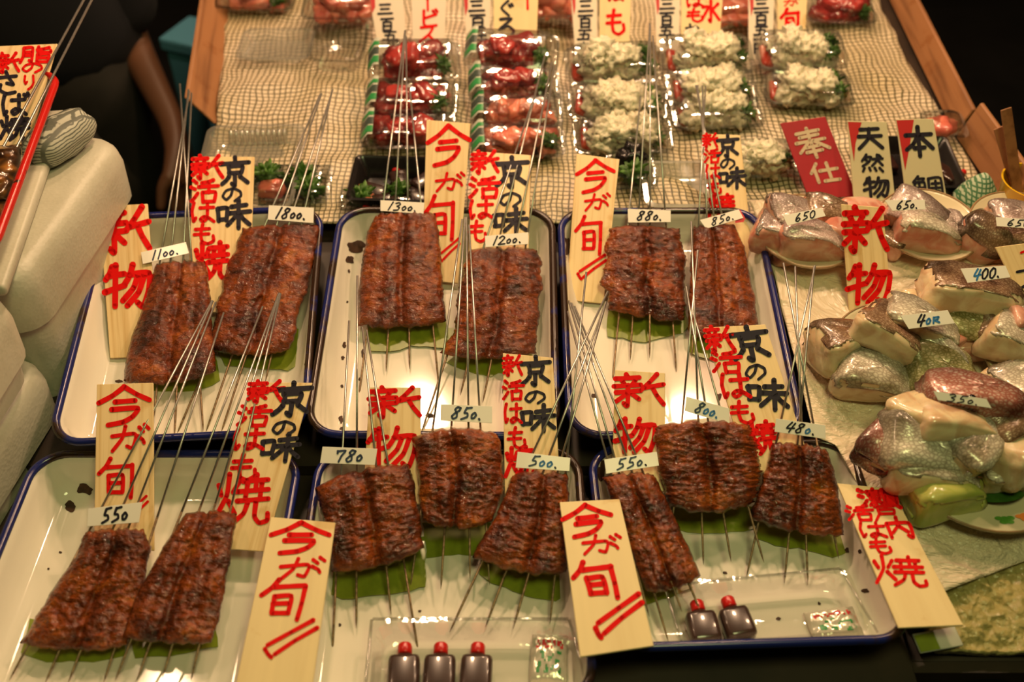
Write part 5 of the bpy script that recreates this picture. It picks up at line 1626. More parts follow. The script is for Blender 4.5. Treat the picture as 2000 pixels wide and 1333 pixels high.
def clear_tray(quad, plane, h, hgt, label, mat='clear_thick', ribs=0, name='clear_tray', parent_lid=False):
    """open clear tray; the pixel quad is its rim"""
    tl, tr, br, bl = [plane.at(x, y, h) for x, y in quad]
    c = (tl + tr + br + bl) / 4
    ex = ((tr - tl) + (br - bl)) / 2
    ey = ((tl - bl) + (tr - br)) / 2
    fr = frame_of(c, ex, plane.n)
    w_, l_ = ex.length, ey.length
    mb = MB()
    prof = [(-.003, 0.0), (.003, .0005), (.010, -hgt * .9), (.014, -hgt)]
    rings = [[fr @ Vector((x, y, z)) for x, y in rrect(w_ - 2 * i, l_ - 2 * i, .016, 4)] for i, z in prof]
    mb.rings(rings, True, False, True)
    o = mb.build(name, M[mat], None, fr)
    smart_smooth(o, 35)
    tag(o, label, 'tray', None)
    bpy.context.view_layer.update()
    if ribs:
        for s in (-1, 1):
            mb = MB()
            for k in range(ribs):
                x = ((k + .5) / ribs - .5) * (w_ - .05)
                a = [fr @ Vector((x, s * (l_ / 2 - .0045), -.004)), fr @ Vector((x, s * (l_ / 2 - .0115), -hgt * .9))]
                mb.tube(a, .0032, 6)
            mb.build('ribs', M[mat], o)
    return o, fr, w_, l_

clear_tray([(402,248),(588,244),(574,404),(378,408)], P_NET, .030, .026, 'large empty clear ribbed tray on the netting behind the 1800 eel', mat='ribbed', ribs=11)
clear_tray([(476,58),(610,56),(606,116),(466,114)], P_NET, .022, .016, 'empty clear tray below the pink fish pack at the upper left', mat='ribbed')
clear_tray([(616,44),(716,46),(712,120),(604,118)], P_NET, .040, .030, 'bright empty clear tray left of the leftmost price strip')
clear_tray([(1262,318),(1402,316),(1408,402),(1256,402)], P_NET, .026, .022, 'cloudy shallow tray behind the 880 eel and its skewers', mat='frost')

def box_tray(quad, plane, h, hgt, label, mat):
    tl, tr, br, bl = [plane.at(x, y, h) for x, y in quad]
    c = (tl + tr + br + bl) / 4
    ex = ((tr - tl) + (br - bl)) / 2
    ey = ((tl - bl) + (tr - br)) / 2
    fr = frame_of(c, ex, plane.n)
    w_, l_ = ex.length, ey.length
    mb = MB()
    prof = [(.012, -hgt), (.001, -.004), (0, 0), (.003, .0015), (.006, -.001), (.016, -hgt + .003)]
    mb.rings([[fr @ Vector((x, y, z)) for x, y in rrect(w_ - 2 * i, l_ - 2 * i, .008, 3)] for i, z in prof], True, True, True)
    o = mb.build('black_tray', M[mat], None, fr)
    smart_smooth(o, 35)
    tag(o, label, 'tray', 'black trays of sauce bottles')
    return fr, w_, l_

def sauce_bottle(fr, s, label, group, lying=True, mat='soy', length=.040):
    """small flat square sauce bottle with a red screw cap; lies on its back, cap towards +y"""
    w_, l_, t_ = .026 * s, length * s, .017 * s
    mb = MB()
    prof = [(-l_ / 2, .7, .7), (-l_ / 2 + .002 * s, .96, .96), (-l_ / 2 + .005 * s, 1, 1), (l_ / 2 - .004 * s, 1, 1), (l_ / 2 - .001 * s, .95, .92), (l_ / 2, .46, .6), (l_ / 2 + .002 * s, .40, .55)]
    mb.rings([[fr @ Vector((x, y, z + t_ / 2 + .0005)) for x, z in rrect(w_ * a, t_ * b, .0045 * s * min(a, b), 3)] for y, a, b in prof], True, True, True)
    o = mb.build('sauce_bottle', M[mat], None, fr)
    tag(o, label, 'bottle', group)
    bpy.context.view_layer.update()
    mb = MB()
    rad = .0062 * s
    y0 = l_ / 2 + .0025 * s
    rings = []
    for y, r_ in ((0, rad * .92), (.001 * s, rad), (.008 * s, rad), (.0095 * s, rad * .85), (.010 * s, rad * .3)):
        rings.append([fr @ Vector((r_ * math.cos(a), y0 + y, t_ / 2 + .0005 + r_ * math.sin(a))) for a in [2 * math.pi * k / 14 for k in range(14)]])
    mb.rings(rings, True, True, True)
    mb.build('cap', M['red_cap'], o)
    return o

frb, wb, lb = box_tray([(716,308),(868,304),(850,400),(652,384)], P_NET, .040, .030, 'black tray holding little sauce bottles, behind the 1300 eel', 'black_tray')
for i, (x, y, yw) in enumerate(((-.030, -.010, 70), (.004, .012, 20), (.038, .014, -40), (.030, -.020, 60), (-.012, -.028, 110))):
    sauce_bottle(frb @ Matrix.Translation((x, y, -.0265)) @ Matrix.Rotation(R(yw), 4, 'Z'), .95, 'little red capped sauce bottle in the black tray behind the 1300 eel', 'sauce bottles in the left black tray')
frb, wb, lb = box_tray([(1702,264),(1850,268),(1892,364),(1684,368)], P_NET, .030, .024, 'black tray behind the boards lettered in black, near the yellow cup', 'black_tray')
for i, (x, y, yw) in enumerate(((.050, -.004, 40), (.062, -.022, -60), (.020, -.012, 100), (-.030, .012, 10))):
    sauce_bottle(frb @ Matrix.Translation((x * .9, y * .8, -.0205)) @ Matrix.Rotation(R(yw), 4, 'Z'), .72, 'little red capped sauce bottle in the black tray near the yellow cup', 'sauce bottles in the right black tray')

# packs tucked right behind the upper trays
def garnish_pack(px, py, w_, d_, label, h=.004):
    fr = pack_frame(px, py, h, 8)
    pack(fr, w_, d_, .024, label, lab=False)
    return fr
fr = garnish_pack(566, 372, .11, .07, 'clear pack with green leaves and brown fish right behind the 1800 tag')
inst('fish_piece', PINK[0], fr @ Matrix.Translation((-.02, -.012, .004)), 'pinkish fish piece in the pack right behind the 1800 tag', 'fish', None)
for k, (x, y) in enumerate(((-.03, .014), (.02, .01), (.03, -.014))):
    inst('parsley_sprig', PARS[k % 2], fr @ Matrix.Translation((x, y, .005)) @ Matrix.Scale(1.3, 4), 'green leaf sprig in the pack right behind the 1800 tag', 'garnish', 'sprigs behind the 1800 tag')
fr = garnish_pack(752, 402, .115, .04, 'clear pack with greens standing behind the 1300 tag', .006)
for k, (x, y) in enumerate(((-.03, .0), (.02, .006))):
    inst('parsley_sprig', PARS[k % 2], fr @ Matrix.Translation((x, y, .005)) @ Matrix.Scale(1.3, 4), 'green leaf sprig in the pack behind the 1300 tag', 'garnish', 'sprigs behind the 1300 tag')
inst('fish_piece', PINK[1], fr @ Matrix.Translation((-.005, -.004, .004)), 'brownish fish piece in the pack behind the 1300 tag', 'fish', None)
fr = garnish_pack(1232, 345, .060, .07, 'clear pack with dark seaweed right of the board by the 880 eel', .010)
inst('parsley_sprig', PARS[0], fr @ Matrix.Translation((0, -.012, .005)) @ Matrix.Scale(1.3, 4), 'green sprig in the pack right of the board by the 880 eel', 'garnish', None)
inst('seaweed', proto_mesh('seaweed', 33, 'black_tray', .04, .03, .03, .5, 2.5, .8), fr @ Matrix.Translation((0, .014, .005)), 'dark seaweed bunch in the pack right of the board by the 880 eel', 'garnish', None)

# small bits at the right: yellow cup, sticks, net wrapped bundle
M['yellow'] = simple('yellow_plastic_cup', (0.72, 0.42, 0.010), 0.3, coat=.3)
cup_c = P_NET.at(1994, 420, .004)
cfr_ = frame_of(cup_c, (1, 0, 0), Vector((0, 0, 1)))
mb = MB()
n = 40
prof = [(.030, 0), (.034, .002), (.042, .055), (.0428, .056), (.0405, .056), (.0325, .004), (.0001, .004)]
mb.rings([[cfr_ @ Vector((r_ * math.cos(2 * math.pi * k / n), r_ * math.sin(2 * math.pi * k / n), z)) for k in range(n)] for r_, z in prof], True, True)
o = mb.build('cup', M['yellow'], None, cfr_)
smart_smooth(o, 40)
tag(o, 'yellow plastic cup at the right edge behind the last fish plate', 'cup')
for k, (dx, lean, ln) in enumerate(((-.016, -.055, .150), (-.010, -.060, .120))):
    mb = MB()
    a = cup_c + Vector((dx + .012, -.004 + .012 * k, .006))
    b = a + Vector((lean, .05, ln))
    d = (b - a).normalized()
    mb.box(frame_of(a, d.cross(Vector((0, -1, .3))), d), .014, .003, ln, 0, .001)
    o = mb.build('bamboo_stick', M['brown_wood'], None, Matrix.Translation(a), smooth=False)
    tag(o, 'flat brown stick standing in the yellow cup, leaning left', 'stick', 'sticks in the yellow cup')

def net_bundle_mat(name, a, b, sx, sy):
    m, nt, bs = new_mat(name)
    tc = N(nt, 'ShaderNodeTexCoord')
    w1 = N(nt, 'ShaderNodeTexWave', i_Scale=sx, i_Distortion=3.0, bands_direction='Z')
    w2 = N(nt, 'ShaderNodeTexWave', i_Scale=sy, i_Distortion=2.0, bands_direction='X')
    nt.links.new(tc.outputs['Object'], w1.inputs['Vector'])
    nt.links.new(tc.outputs['Object'], w2.inputs['Vector'])
    mn = N(nt, 'ShaderNodeMath', operation='MINIMUM')
    nt.links.new(w1.outputs['Fac'], mn.inputs[0])
    nt.links.new(w2.outputs['Fac'], mn.inputs[1])
    rp = ramp(nt, [(0.15, a), (0.45, b)])
    nt.links.new(mn.outputs[0], rp.inputs['Fac'])
    nt.links.new(rp.outputs[0], bs.inputs['Base Color'])
    bs.inputs['Roughness'].default_value = .6
    return m
M['green_wrap'] = net_bundle_mat('green_and_white_mesh_wrap', (0.05, 0.16, 0.07), (0.42, 0.50, 0.36), 60, 60)
M['grey_wrap'] = net_bundle_mat('grey_striped_wrap', (0.10, 0.11, 0.09), (0.42, 0.43, 0.36), 90, 20)
c = P_NET.at(1897, 412, .004)
mb = MB()
n = 28
prof = [(.026, 0), (.030, .006), (.030, .022), (.024, .034), (.012, .052), (.004, .060)]
mb.rings([[c + Vector((r_ * math.cos(2 * math.pi * k / n) * (1 + .08 * noise.noise(Vector((k * .9, z * 60, 1)))), r_ * math.sin(2 * math.pi * k / n), z)) for k in range(n)] for r_, z in prof], True, True, True)
o = mb.build('wrapped_bundle', M['green_wrap'], None, Matrix.Translation(c))
tag(o, 'peaked bundle in green and white mesh wrap, left of the yellow cup', 'bundle')

# ------------------------------------------------------------------ the boards and strips standing at the back
PS = dict(group='price strips at the back of the stall', mat=M['strip'])
def strip(quad, anchor, h, tilt, label, **k):
    kk = dict(PS)
    kk.update(k)
    return sign(quad, anchor, P_NET, h, tilt, label, name='price_strip', **kk)
def wedge_px(x0, x1, xb, yb):
    return [(x0, -18), (x1, -18), (x1 - 2, 10), (xb, yb)]
BK = lambda cs: cs
strip([(719,-20),(786,-20),(796,108),(740,108)], (766,100), .030, 46, 'white strip with black numerals and a red corner, leftmost at the back',
      black=[('三',752,18,28,22),('百',756,48,24,26),('五',762,70,28,18),('・',768,81,16,12,0,0,3),('円',768,92,26,26)], red_poly=[(720,-18),(732,-18),(733,14),(727,26)])
strip([(803,-20),(873,-20),(868,100),(806,100)], (836,92), .034, 46, 'white strip with red characters behind the left red fish stack',
      red=[('ー',835,10,30,26),('ビ',838,36,36,34),('ス',835,67,34,32)])
strip([(903,-20),(958,-20),(956,96),(912,96)], (934,92), .050, 46, 'white strip with black numerals and a red corner, behind the right red fish stack',
      black=[('三',931,12,30,24),('百',933,41,28,26),('五',935,62,28,18),('十',940,79,26,20)], red_poly=[(904,-18),(914,-18),(914,16),(909,32)])
strip([(964,-20),(1052,-20),(1048,88),(964,88)], (1006,84), .055, 46, 'beige board with black brush letters behind the right red fish stack', mat=M['old_board'],
      black=[('ぐ',986,16,32,30),('ろ',988,55,36,40)], red=[('ー',1030,6,30,28)])
strip([(1114,-20),(1166,-20),(1168,112),(1124,112)], (1146,104), .040, 46, 'white strip with black numerals behind the left white stack',
      black=[('三',1144,12,28,24),('百',1143,42,26,26),('五',1143,68,28,20),('十',1140,92,24,18)], red_poly=[(1115,-18),(1124,-18),(1124,14),(1121,30)])
strip([(1171,-20),(1233,-20),(1228,116),(1171,116)], (1200,108), .042, 46, 'cream strip with red letters behind the left white stack', mat=M['old_board'],
      red=[('は',1202,-8,32,20),('も',1203,43,42,50,0,0,6)])
strip([(1278,-20),(1328,-20),(1326,100),(1282,100)], (1304,94), .042, 46, 'white strip with black numerals behind the middle white stack',
      black=[('三',1303,8,28,22),('百',1302,37,26,26),('五',1302,61,28,18),('十',1303,80,24,18)], red_poly=[(1279,-18),(1288,-18),(1288,14),(1284,30)])
strip([(1331,-20),(1413,-20),(1403,116),(1330,116)], (1366,108), .036, 46, 'cream board lettered in red and black behind the middle white stack', mat=M['old_board'],
      red=[('は',1358,2,36,24),('も',1358,30,36,26),('水',1388,22,36,42)], black=[('お',1352,60,28,26),('と',1351,82,24,18)])
strip([(1462,-20),(1513,-20),(1509,116),(1462,116)], (1486,106), .034, 46, 'white strip with black numerals left of the right white stack',
      black=[('三',1487,8,28,22),('百',1487,36,26,28),('五',1487,60,28,18),('十',1486,78,26,16),('円',1483,95,26,20)], red_poly=[(1463,-18),(1472,-18),(1472,14),(1467,32)])
strip([(1517,-20),(1578,-20),(1571,100),(1520,100)], (1545,92), .036, 46, 'cream strip with red letters behind the right white stack', mat=M['old_board'],
      red=[('が',1545,4,32,18),('旬',1545,40,40,46,0,0,6),('〃',1560,76,20,18)])

sign([(1524,241),(1612,228),(1674,384),(1580,388)], (1620,384), P_NET, .014, 50, 'slanting crimson board with cream characters behind the fish', red=[('奉',1585,279,62,58,-8,-.25,6),('仕',1611,337,56,38,-6,-.25,6)],
     ink=M['cream_paint'], mat=M['crimson'], group=None)
sign([(1655,236),(1732,238),(1749,392),(1668,392)], (1706,388), P_NET, .024, 52, 'cream board with three black characters and a red wedge behind the fish',
     black=[('天',1699,271,48,44,0,-.1,7),('然',1704,319,42,34,0,-.1,5),('物',1712,366,50,38,0,-.1,6)], mat=M['card_cream'], group='black lettered boards behind the fish', red_poly=[(1656,238),(1683,239),(1671,280),(1668,316)])
sign([(1750,233),(1823,232),(1852,402),(1772,402)], (1806,398), P_NET, .024, 52, 'cream board with two black characters and a red wedge behind the fish',
     black=[('本',1795,277,54,58,0,-.1,8),('鯛',1812,371,58,52,0,-.12,5)], mat=M['card_cream'], group='black lettered boards behind the fish', red_poly=[(1751,235),(1785,234),(1776,290),(1768,333)])
# ------------------------------------------------------------------ left side: foam boxes, red rimmed tray, person, blue box
def foam_mat():
    m, nt, bs = new_mat('white_foam_box')
    tc = N(nt, 'ShaderNodeTexCoord')
    nz = N(nt, 'ShaderNodeTexNoise', i_Scale=9.0, i_Detail=8.0, i_Roughness=.7)
    nt.links.new(tc.outputs['Object'], nz.inputs['Vector'])
    rp = ramp(nt, [(0.22, (0.30, 0.20, 0.10)), (0.33, (0.44, 0.42, 0.33)), (0.6, (0.54, 0.52, 0.43))])
    nt.links.new(nz.outputs['Fac'], rp.inputs['Fac'])
    nt.links.new(rp.outputs[0], bs.inputs['Base Color'])
    v = N(nt, 'ShaderNodeTexVoronoi', i_Scale=220.0)
    nt.links.new(tc.outputs['Object'], v.inputs['Vector'])
    bp = N(nt, 'ShaderNodeBump', i_Strength=.25, i_Distance=.001)
    nt.links.new(v.outputs['Distance'], bp.inputs['Height'])
    nt.links.new(bp.outputs['Normal'], bs.inputs['Normal'])
    bs.inputs['Roughness'].default_value = .42
    return m
M['foam'] = foam_mat()
M['blue_box'] = simple('blue_plastic_box', (0.10, 0.30, 0.44), .4)
M['navy'] = simple('navy_work_shirt', (0.0015, 0.002, 0.005), .9)
M['apron'] = simple('grey_brown_apron', (0.030, 0.024, 0.020), .8, var=.3, scale=9)
M['trousers'] = simple('dark_olive_trousers', (0.008, 0.0065, 0.004), .85, var=.5, scale=16)
M['skin_tone'] = simple('person_skin', (0.12, 0.050, 0.024), .5)
M['mackerel'] = skin_mat('charred_mackerel_skin', (0.11, 0.045, 0.012), (0.012, 0.008, 0.005), (0.36, 0.14, 0.025), 36)

def on_z(px, py, z):
    r = ray(px, py)
    return CO + r * ((z - CAMZ) / r.z)

def foam_box(a, b, z, width, height, label, lip=True, bev=.018, seam=True):
    """box whose right-hand top edge runs along the pixel line a-b at height z"""
    p, q = on_z(*a, z), on_z(*b, z)
    d = (p - q)
    L = d.length
    d.normalize()
    left = Vector((0, 0, 1)).cross(d).normalized()
    c = (p + q) / 2 + left * width / 2 - Vector((0, 0, height))
    fr = frame_of(c, -left, (0, 0, 1))
    mb = MB()
    bw, bl_ = width, L
    prof = [(.03, 0), (.012, .004), (.010, height - .085), (.010, height - .080), (.002, height - .078), (0, height - .03), (.003, height - .012), (.008, height - .004), (.016, height), (.06, height + .0005)]
    mb.rings([[fr @ Vector((x, y, zz)) for x, y in rrect(bw - 2 * i, bl_ - 2 * i, max(.035 - i * .4, .008), 5)] for i, zz in prof], True, True, True)
    o = mb.build('foam_box', M['foam'], None, fr)
    smart_smooth(o, 50)
    tag(o, label, 'box', 'white foam boxes left of the trays')
    return o, fr

ZA = .985
boxA, frA = foam_box((247,262), (36,556), ZA, .46, .34, 'large white foam box at the far left, with the red rimmed tray on it')
boxC, frC = foam_box((96,692), (-150,1060), ZA - .120, .42, .26, 'lowest white foam box at the left edge with a bright rounded rim')
boxB, frB = foam_box((30,562), (-125,790), ZA, .34, .115, 'white foam box stacked on the lowest one at the left edge')

# red rimmed tray with grilled mackerel, on a white board
P_RED = Plane((0, 0, ZA + .070), 0)
_tr, _br = P_RED.at(124, 128), P_RED.at(-14, 500)
_lf = Vector((0, 0, 1)).cross((_tr - _br).normalized()) * .30
TR = tray([_tr + _lf, _tr, _br, _br + _lf], P_RED, 'cream enamel tray with a red rim at the far left, on the foam box', M['red_rim'], depth=.045, rr=.0050)
TR['o']['group'] = 'red rimmed trays'
w_, l_ = TR['w'], TR['l']
mb = MB()
mb.box(TR['frame'] @ Matrix.Translation((0, .0, -.066)), w_ - .020, l_ - .03, .014, 0, .004)
o = mb.build('foam_board', M['foam'], None, TR['frame'])
tag(o, 'white foam board lying under the red rimmed tray', 'board')
PM = Plane(P_RED.at(20, 330, -.030), 10)
def mackerel(pts_l, pts_r, label, seed):
    off = Vector((seed * 3.1, 0, 0))
    nu, nv = 22, 40
    V, fs = [], []
    for j in range(nv + 1):
        for i in range(nu + 1):
            u, v = i / nu, j / nv
            a, b = poly_at(pts_l, v), poly_at(pts_r, v)
            h = .020 * max(0, 1 - abs(2 * u - 1) ** 3) ** .6 * max(0, 1 - abs(2 * v - 1) ** 6) ** .6 * (1 + .3 * noise.noise(Vector((u * 4, v * 8, 0)) + off))
            V.append(PM.at(lerp(a[0], b[0], u), lerp(a[1], b[1], u), h))
    n = len(V)
    for j in range(nv + 1):
        for i in range(nu + 1):
            u, v = i / nu, j / nv
            a, b = poly_at(pts_l, v), poly_at(pts_r, v)
            V.append(PM.at(lerp(a[0], b[0], u), lerp(a[1], b[1], u), -.004))
    W = nu + 1
    for j in range(nv):
        for i in range(nu):
            q = (j * W + i, (j + 1) * W + i, (j + 1) * W + i + 1, j * W + i + 1)
            fs += [q, tuple(n + k for k in reversed(q))]
    for idx in ([i for i in range(W)], [nv * W + i for i in reversed(range(W))], [j * W for j in reversed(range(nv + 1))], [j * W + nu for j in range(nv + 1)]):
        for a, b in zip(idx, idx[1:]):
            fs.append((a, b, n + b, n + a))
    c = PM.at(0, 340)
    fr = frame_of(c, (1, 0, 0), PM.n)
    root = empty('grilled_mackerel', fr)
    tag(root, label, 'grilled fish')
    bpy.context.view_layer.update()
    mesh('fillet', [fr.inverted() @ p for p in V], fs, M['mackerel'], root)
    return root
mk = mackerel([(-60,286),(-80,330),(-130,420)], [(42,282),(40,330),(20,390)], 'charred grilled mackerel in the red rimmed tray at the left edge', 1)
mk2 = mackerel([(-130,384),(-150,420),(-190,470)], [(14,392),(12,420),(-14,455)], 'golden lower piece of grilled mackerel at the left edge', 2)
for hd, tp in (((171,-14),(-40,372)), ((186,-14),(8,336))):
    a, b = PM.at(*hd, h=.006), PM.at(*tp, h=.006)
    mb = MB()
    mb.tube([a, a + (b - a) * .9, b], .0016, 8, 0, True, [.0016, .0016, .0003])
    mb.build('skewer', M['steel'], mk)
sign([(-60,92),(112,85),(50,300),(-122,300)], (30,128), P_RED, .003, 20, 'board lettered in red and black in the red rimmed tray at the left edge',
     [('脂',70,107,58,30,0,.1),('の',63,132,42,20),('り',58,161,28,28),('新',15,123,44,38)], [('さ',14,162,46,44),('ば',30,204,54,44),('焼',28,250,58,46),('し',48,282,24,26)])
# bundle in grey wrap beside the tray
c = on_z(126, 300, ZA + .002)
V, fs = lump(21, .055, .10, .045, .07, 2.2, .8, 30, 20)
fr = frame_of(c, (1, 0, 0), (0, 0, 1)) @ Matrix.Rotation(R(-24), 4, 'Z')
o = mesh('wrapped_bundle', [fr @ Vector(v) for v in V], fs, M['grey_wrap'], None, fr)
tag(o, 'grey striped wrapped bundle between the red rimmed tray and the foam box end', 'bundle')

# blue box behind the left board
def crate(c, sx, sy, h, label):
    fr = Matrix.Translation(c) @ Matrix.Rotation(R(-22), 4, 'Z')
    mb = MB()
    mb.box(fr, sx, sy, h - .03, 0, .008)
    mb.box(fr @ Matrix.Translation((0, 0, h - .03)), sx + .012, sy + .012, .03, 0, .006)
    o = mb.build('blue_box', M['blue_box'], None, fr, smooth=False)
    tag(o, label, 'box')
pt = deep(372, 58, 2.15)
crate((pt.x, pt.y, 0), .075, .10, pt.z, 'tall narrow blue plastic box standing behind the left brown board')

# the vendor behind the foam box: dark navy shirt, head above the frame
def person():
    D = 1.92
    hip = deep(95, 205, D)
    bx, by, bz = hip.x, hip.y + .06, hip.z
    k = .98
    def P(x, y, z):
        return Vector((bx + x, by + y, bz + z))
    nodes = [(P(0, 0, 0), .125), (P(0, .0, .20), .120), (P(0, .01, .38), .135), (P(0, .02, .50), .09), (P(0, .02, .60), .050), (P(0, .0, .68), .070), (P(0, -.02, .80), .085), (P(0, -.01, .87), .06),
             (P(.15, .01, .47), .062), (deep(252, 70, 1.92), .036), (deep(336, 240, 1.84), .024), (deep(350, 320, 1.80), .019),
             (P(-.15, .01, .47), .062), (P(-.23, .02, .24), .048), (P(-.21, -.08, .03), .037), (P(-.20, -.12, -.06), .026),
             (P(.085, 0, -.10), .095), (P(.095, .0, -.36), .065), (P(.10, .02, -.66), .045), (P(.10, -.08, -.70), .035),
             (P(-.085, 0, -.10), .095), (P(-.095, .0, -.36), .065), (P(-.10, .02, -.66), .045), (P(-.10, -.08, -.70), .035)]
    edges = [(0, 1), (1, 2), (2, 3), (3, 4), (4, 5), (5, 6), (6, 7), (2, 8), (8, 9), (9, 10), (10, 11), (2, 12), (12, 13), (13, 14), (14, 15),
             (0, 16), (16, 17), (17, 18), (18, 19), (0, 20), (20, 21), (21, 22), (22, 23)]
    def hand(s, wrist, nodes, edges, wi):
        for f, (dx, ln, dz) in enumerate(((-.024, .060, 0), (-.008, .068, 0), (.008, .064, 0), (.022, .052, 0))):
            b0 = len(nodes)
            a = wrist + Vector((dx * .8, -.012, -.055))
            nodes.append((a, .0105))
            nodes.append((a + Vector((dx * .1, -.012, -ln * .5)), .0085))
            nodes.append((a + Vector((dx * .1, -.006, -ln)), .007))
            edges += [(wi, b0), (b0, b0 + 1), (b0 + 1, b0 + 2)]
        b0 = len(nodes)
        nodes.append((wrist + Vector((-.030 * s, -.03, -.030)), .011))
        nodes.append((wrist + Vector((-.036 * s, -.05, -.066)), .008))
        edges += [(wi, b0), (b0, b0 + 1)]
    hand(1, nodes[11][0], nodes, edges, 11)
    hand(-1, nodes[15][0], nodes, edges, 15)
    floor_ = min(n_[0].z for n_ in nodes)
    # stretch the legs so that the feet stand on the floor
    for i in list(range(16, 24)):
        v, r_ = nodes[i]
        f = (bz - v.z) / .70
        nodes[i] = (Vector((v.x, v.y, bz - f * (bz - .05))), r_)
    fr = Matrix.Translation((bx, by, 0))
    inv = fr.inverted()
    def skin(name, ids, mat, parent, grow=0.0, sub=2):
        m_ = {i: k for k, i in enumerate(ids)}
        me = bpy.data.meshes.new(name)
        me.from_pydata([tuple(inv @ nodes[i][0]) for i in ids], [(m_[a], m_[b]) for a, b in edges if a in m_ and b in m_], [])
        o = link(name, me, mat, parent, None if parent else fr)
        md = o.modifiers.new('skin', 'SKIN')
        md.use_smooth_shade = True
        for k, i in enumerate(ids):
            sv = me.skin_vertices[0].data[k]
            r_ = nodes[i][1] + grow
            sv.radius = (r_ * (1.35 if i in (0, 1, 2) else 1), r_)
            sv.use_root = (k == 0)
        s = o.modifiers.new('smooth', 'SUBSURF')
        s.levels = s.render_levels = sub
        return o
    body = skin('person', list(range(len(nodes))), M['skin_tone'], None)
    tag(body, 'person in a dark navy shirt standing behind the white foam box, one forearm bare', 'person')
    bpy.context.view_layer.update()
    skin('shirt', [0, 1, 2, 3, 8, 9, 12, 13], M['navy'], body, .036)
    skin('trousers', [0, 1, 16, 17, 18, 20, 21, 22], M['trousers'], body, .022)
    # short apron skirt below the shirt
    mb = MB()
    n = 24
    rings = []
    for z, rx, ry in ((.0, .185, .155), (-.10, .190, .165), (-.30, .20, .17)):
        rings.append([Vector((bx - .03 + rx * math.sin(a), by - ry * math.cos(a), bz + z)) for a in [R(-80 + 160 * k_ / n) for k_ in range(n + 1)]])
    mb.rings(rings, False)
    ap = mb.build('apron', M['apron'], body)
    md = ap.modifiers.new('thickness', 'SOLIDIFY')
    md.thickness = .003
person()
# ------------------------------------------------------------------ clear packs with sauce bottles at the front of the lower trays
M['packet'] = simple('shiny_white_packet', (0.62, 0.58, 0.48), .2, metal=.3, coat=.5)
M['tare'] = simple('brown_grilling_sauce_in_bottle', (0.045, 0.022, 0.018), .28, coat=.5, var=.3, scale=60)
FL = lambda T, h: T['plane'].up(-T['d'] + h)

p5 = FL(T5, .030)
o, fr, w_, l_ = clear_tray([(728,1212),(1110,1212),(1172,1440),(706,1440)], p5, 0, .026, 'clear plastic pack holding three red capped sauce bottles at the bottom edge', mat='clear', name='clear_pack')
o['category'] = 'food pack'
mb = MB()
for (a, b) in (((726,1212),(704,1440)), ((1112,1212),(1174,1440)), ((728,1210),(1110,1210))):
    pts = [p5.at(lerp(a[0], b[0], t), lerp(a[1], b[1], t), .0012) for t in (0, .25, .5, .75, 1)]
    mb.tube(pts, .0016, 6)
mb.build('flange', M['clear_thick'], o)
q5 = FL(T5, .005)
for i, x in enumerate((790, 858, 927)):
    c = q5.at(x + (0, 1, 3)[i], 1340)
    sauce_bottle(frame_of(c, (1, 0, 0), q5.n) @ Matrix.Rotation(R((2, 0, -2)[i]), 4, 'Z'), 1.18, ('leftmost', 'middle', 'rightmost')[i] + ' of the three red capped sauce bottles at the bottom edge', 'sauce bottles at the bottom edge', mat='tare')

p6 = FL(T6, .026)
o, fr, w_, l_ = clear_tray([(1300,1146),(1640,1112),(1712,1236),(1335,1262)], p6, 0, .022, 'clear plastic pack holding two red capped sauce bottles, in the tray of the 480 eel', mat='clear', name='clear_pack')
o['category'] = 'food pack'
mb = MB()
for (a, b) in (((1298,1146),(1333,1262)), ((1642,1112),(1714,1236)), ((1300,1145),(1640,1111))):
    pts = [p6.at(lerp(a[0], b[0], t), lerp(a[1], b[1], t), .0012) for t in (0, .25, .5, .75, 1)]
    mb.tube(pts, .0014, 6)
mb.build('flange', M['clear_thick'], o)
q6 = FL(T6, .0055)
for i, (x, y, yw) in enumerate(((1371, 1240, 6), (1437, 1232, 12))):
    c = q6.at(x, y)
    sauce_bottle(frame_of(c, (1, 0, 0), q6.n) @ Matrix.Rotation(R(yw), 4, 'Z'), 1.18, ('left', 'right')[i] + ' one of the two red capped sauce bottles in the tray of the 480 eel', 'sauce bottles in the lower right tray', mat='tare', length=.028)

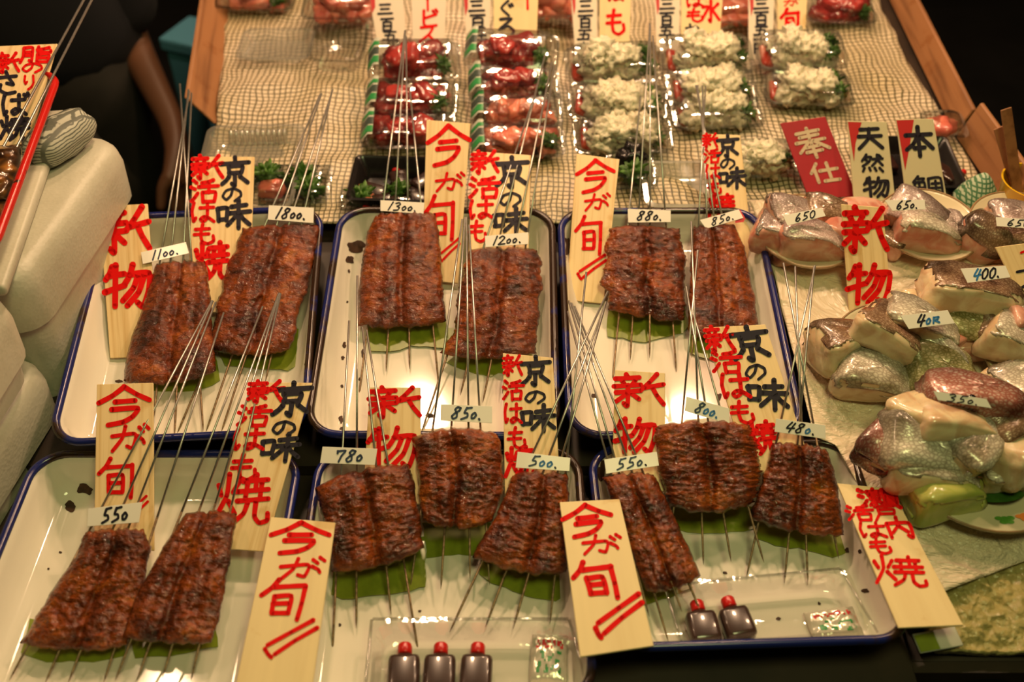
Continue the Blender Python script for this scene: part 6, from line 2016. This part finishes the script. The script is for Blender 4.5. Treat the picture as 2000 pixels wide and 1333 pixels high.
def packet(c, n, w_, l_, yaw, label):
    """crinkled foil seasoning packet with red and green print"""
    fr = frame_of(c, (1, 0, 0), n) @ Matrix.Rotation(R(yaw), 4, 'Z')
    nu, nv = 24, 18
    V, fs = [], []
    for j in range(nv + 1):
        for i in range(nu + 1):
            u, v = i / nu, j / nv
            b = max(0, 1 - abs(2 * u - 1) ** 4) * max(0, 1 - abs(2 * v - 1) ** 6)
            h = .006 * b ** .7 + .0016 * noise.noise(Vector((u * 7, v * 6, yaw))) + .001 * noise.noise(Vector((u * 18, v * 4, yaw))) + .002
            V.append(fr @ Vector(((u - .5) * w_, (v - .5) * l_, h)))
    n0 = len(V)
    W = nu + 1
    for j in range(nv + 1):
        for i in range(nu + 1):
            u, v = i / nu, j / nv
            V.append(fr @ Vector(((u - .5) * w_, (v - .5) * l_, .0004)))
    for j in range(nv):
        for i in range(nu):
            q = (j * W + i, j * W + i + 1, (j + 1) * W + i + 1, (j + 1) * W + i)
            fs += [q, tuple(n0 + k for k in reversed(q))]
    for idx in ([i for i in range(W)], [nv * W + i for i in reversed(range(W))], [j * W for j in reversed(range(nv + 1))], [j * W + nu for j in range(nv + 1)]):
        for a, b in zip(idx, idx[1:]):
            fs.append((a, n0 + a, n0 + b, b))
    o = mesh('seasoning_packet', V, fs, M['packet'], None, fr)
    tag(o, label, 'packet', 'seasoning packets')
    bpy.context.view_layer.update()
    def patch(name, mat, cells):
        used, VV, FF = {}, [], []
        for (i, j) in cells:
            f = []
            for k in (j * W + i, j * W + i + 1, (j + 1) * W + i + 1, (j + 1) * W + i):
                if k not in used:
                    used[k] = len(VV)
                    VV.append(fr.inverted() @ (V[k] + fr.to_3x3() @ Vector((0, 0, .0004))))
                f.append(used[k])
            FF.append(tuple(f))
        mesh(name, VV, FF, mat, o)
    red = [(i, j) for i in range(3, 21) for j in (12, 13, 14) if noise.noise(Vector((i * .6, j * .9, yaw))) > .02]
    grn = [(i, j) for i in range(4, 20) for j in range(3, 11) if noise.noise(Vector((i * .33, j * .45, yaw + 3))) > .12]
    if red:
        patch('red_print', M['red_paint'], red)
    if grn:
        patch('green_print', M['label_green'], grn)
    return o
packet(q5.at(1072, 1290), q5.n, .036, .052, -4, 'seasoning packet with green print beside the three sauce bottles')
packet(q6.at(1628, 1222), q6.n, .052, .034, 8, 'crinkled foil seasoning packet in the front right corner of the lower right tray')
c = P_ICE.at(1830, 1252, -.002)
mb = MB()
fr = frame_of(c, (1, 0, 0), P_ICE.n) @ Matrix.Rotation(R(10), 4, 'Z')
mb.box(fr, .045, .020, .003, 0, .001)
o = mb.build('paper_scrap', M['label_white'], None, fr)
tag(o, 'small pale folded scrap at the front right corner of the lower right tray', 'paper')
bpy.context.view_layer.update()
mb = MB()
mb.box(fr @ Matrix.Translation((-.012, -.001, .0031)), .020, .017, .0008)
mb.build('green_print', M['leaf_sheet'], o, smooth=False)
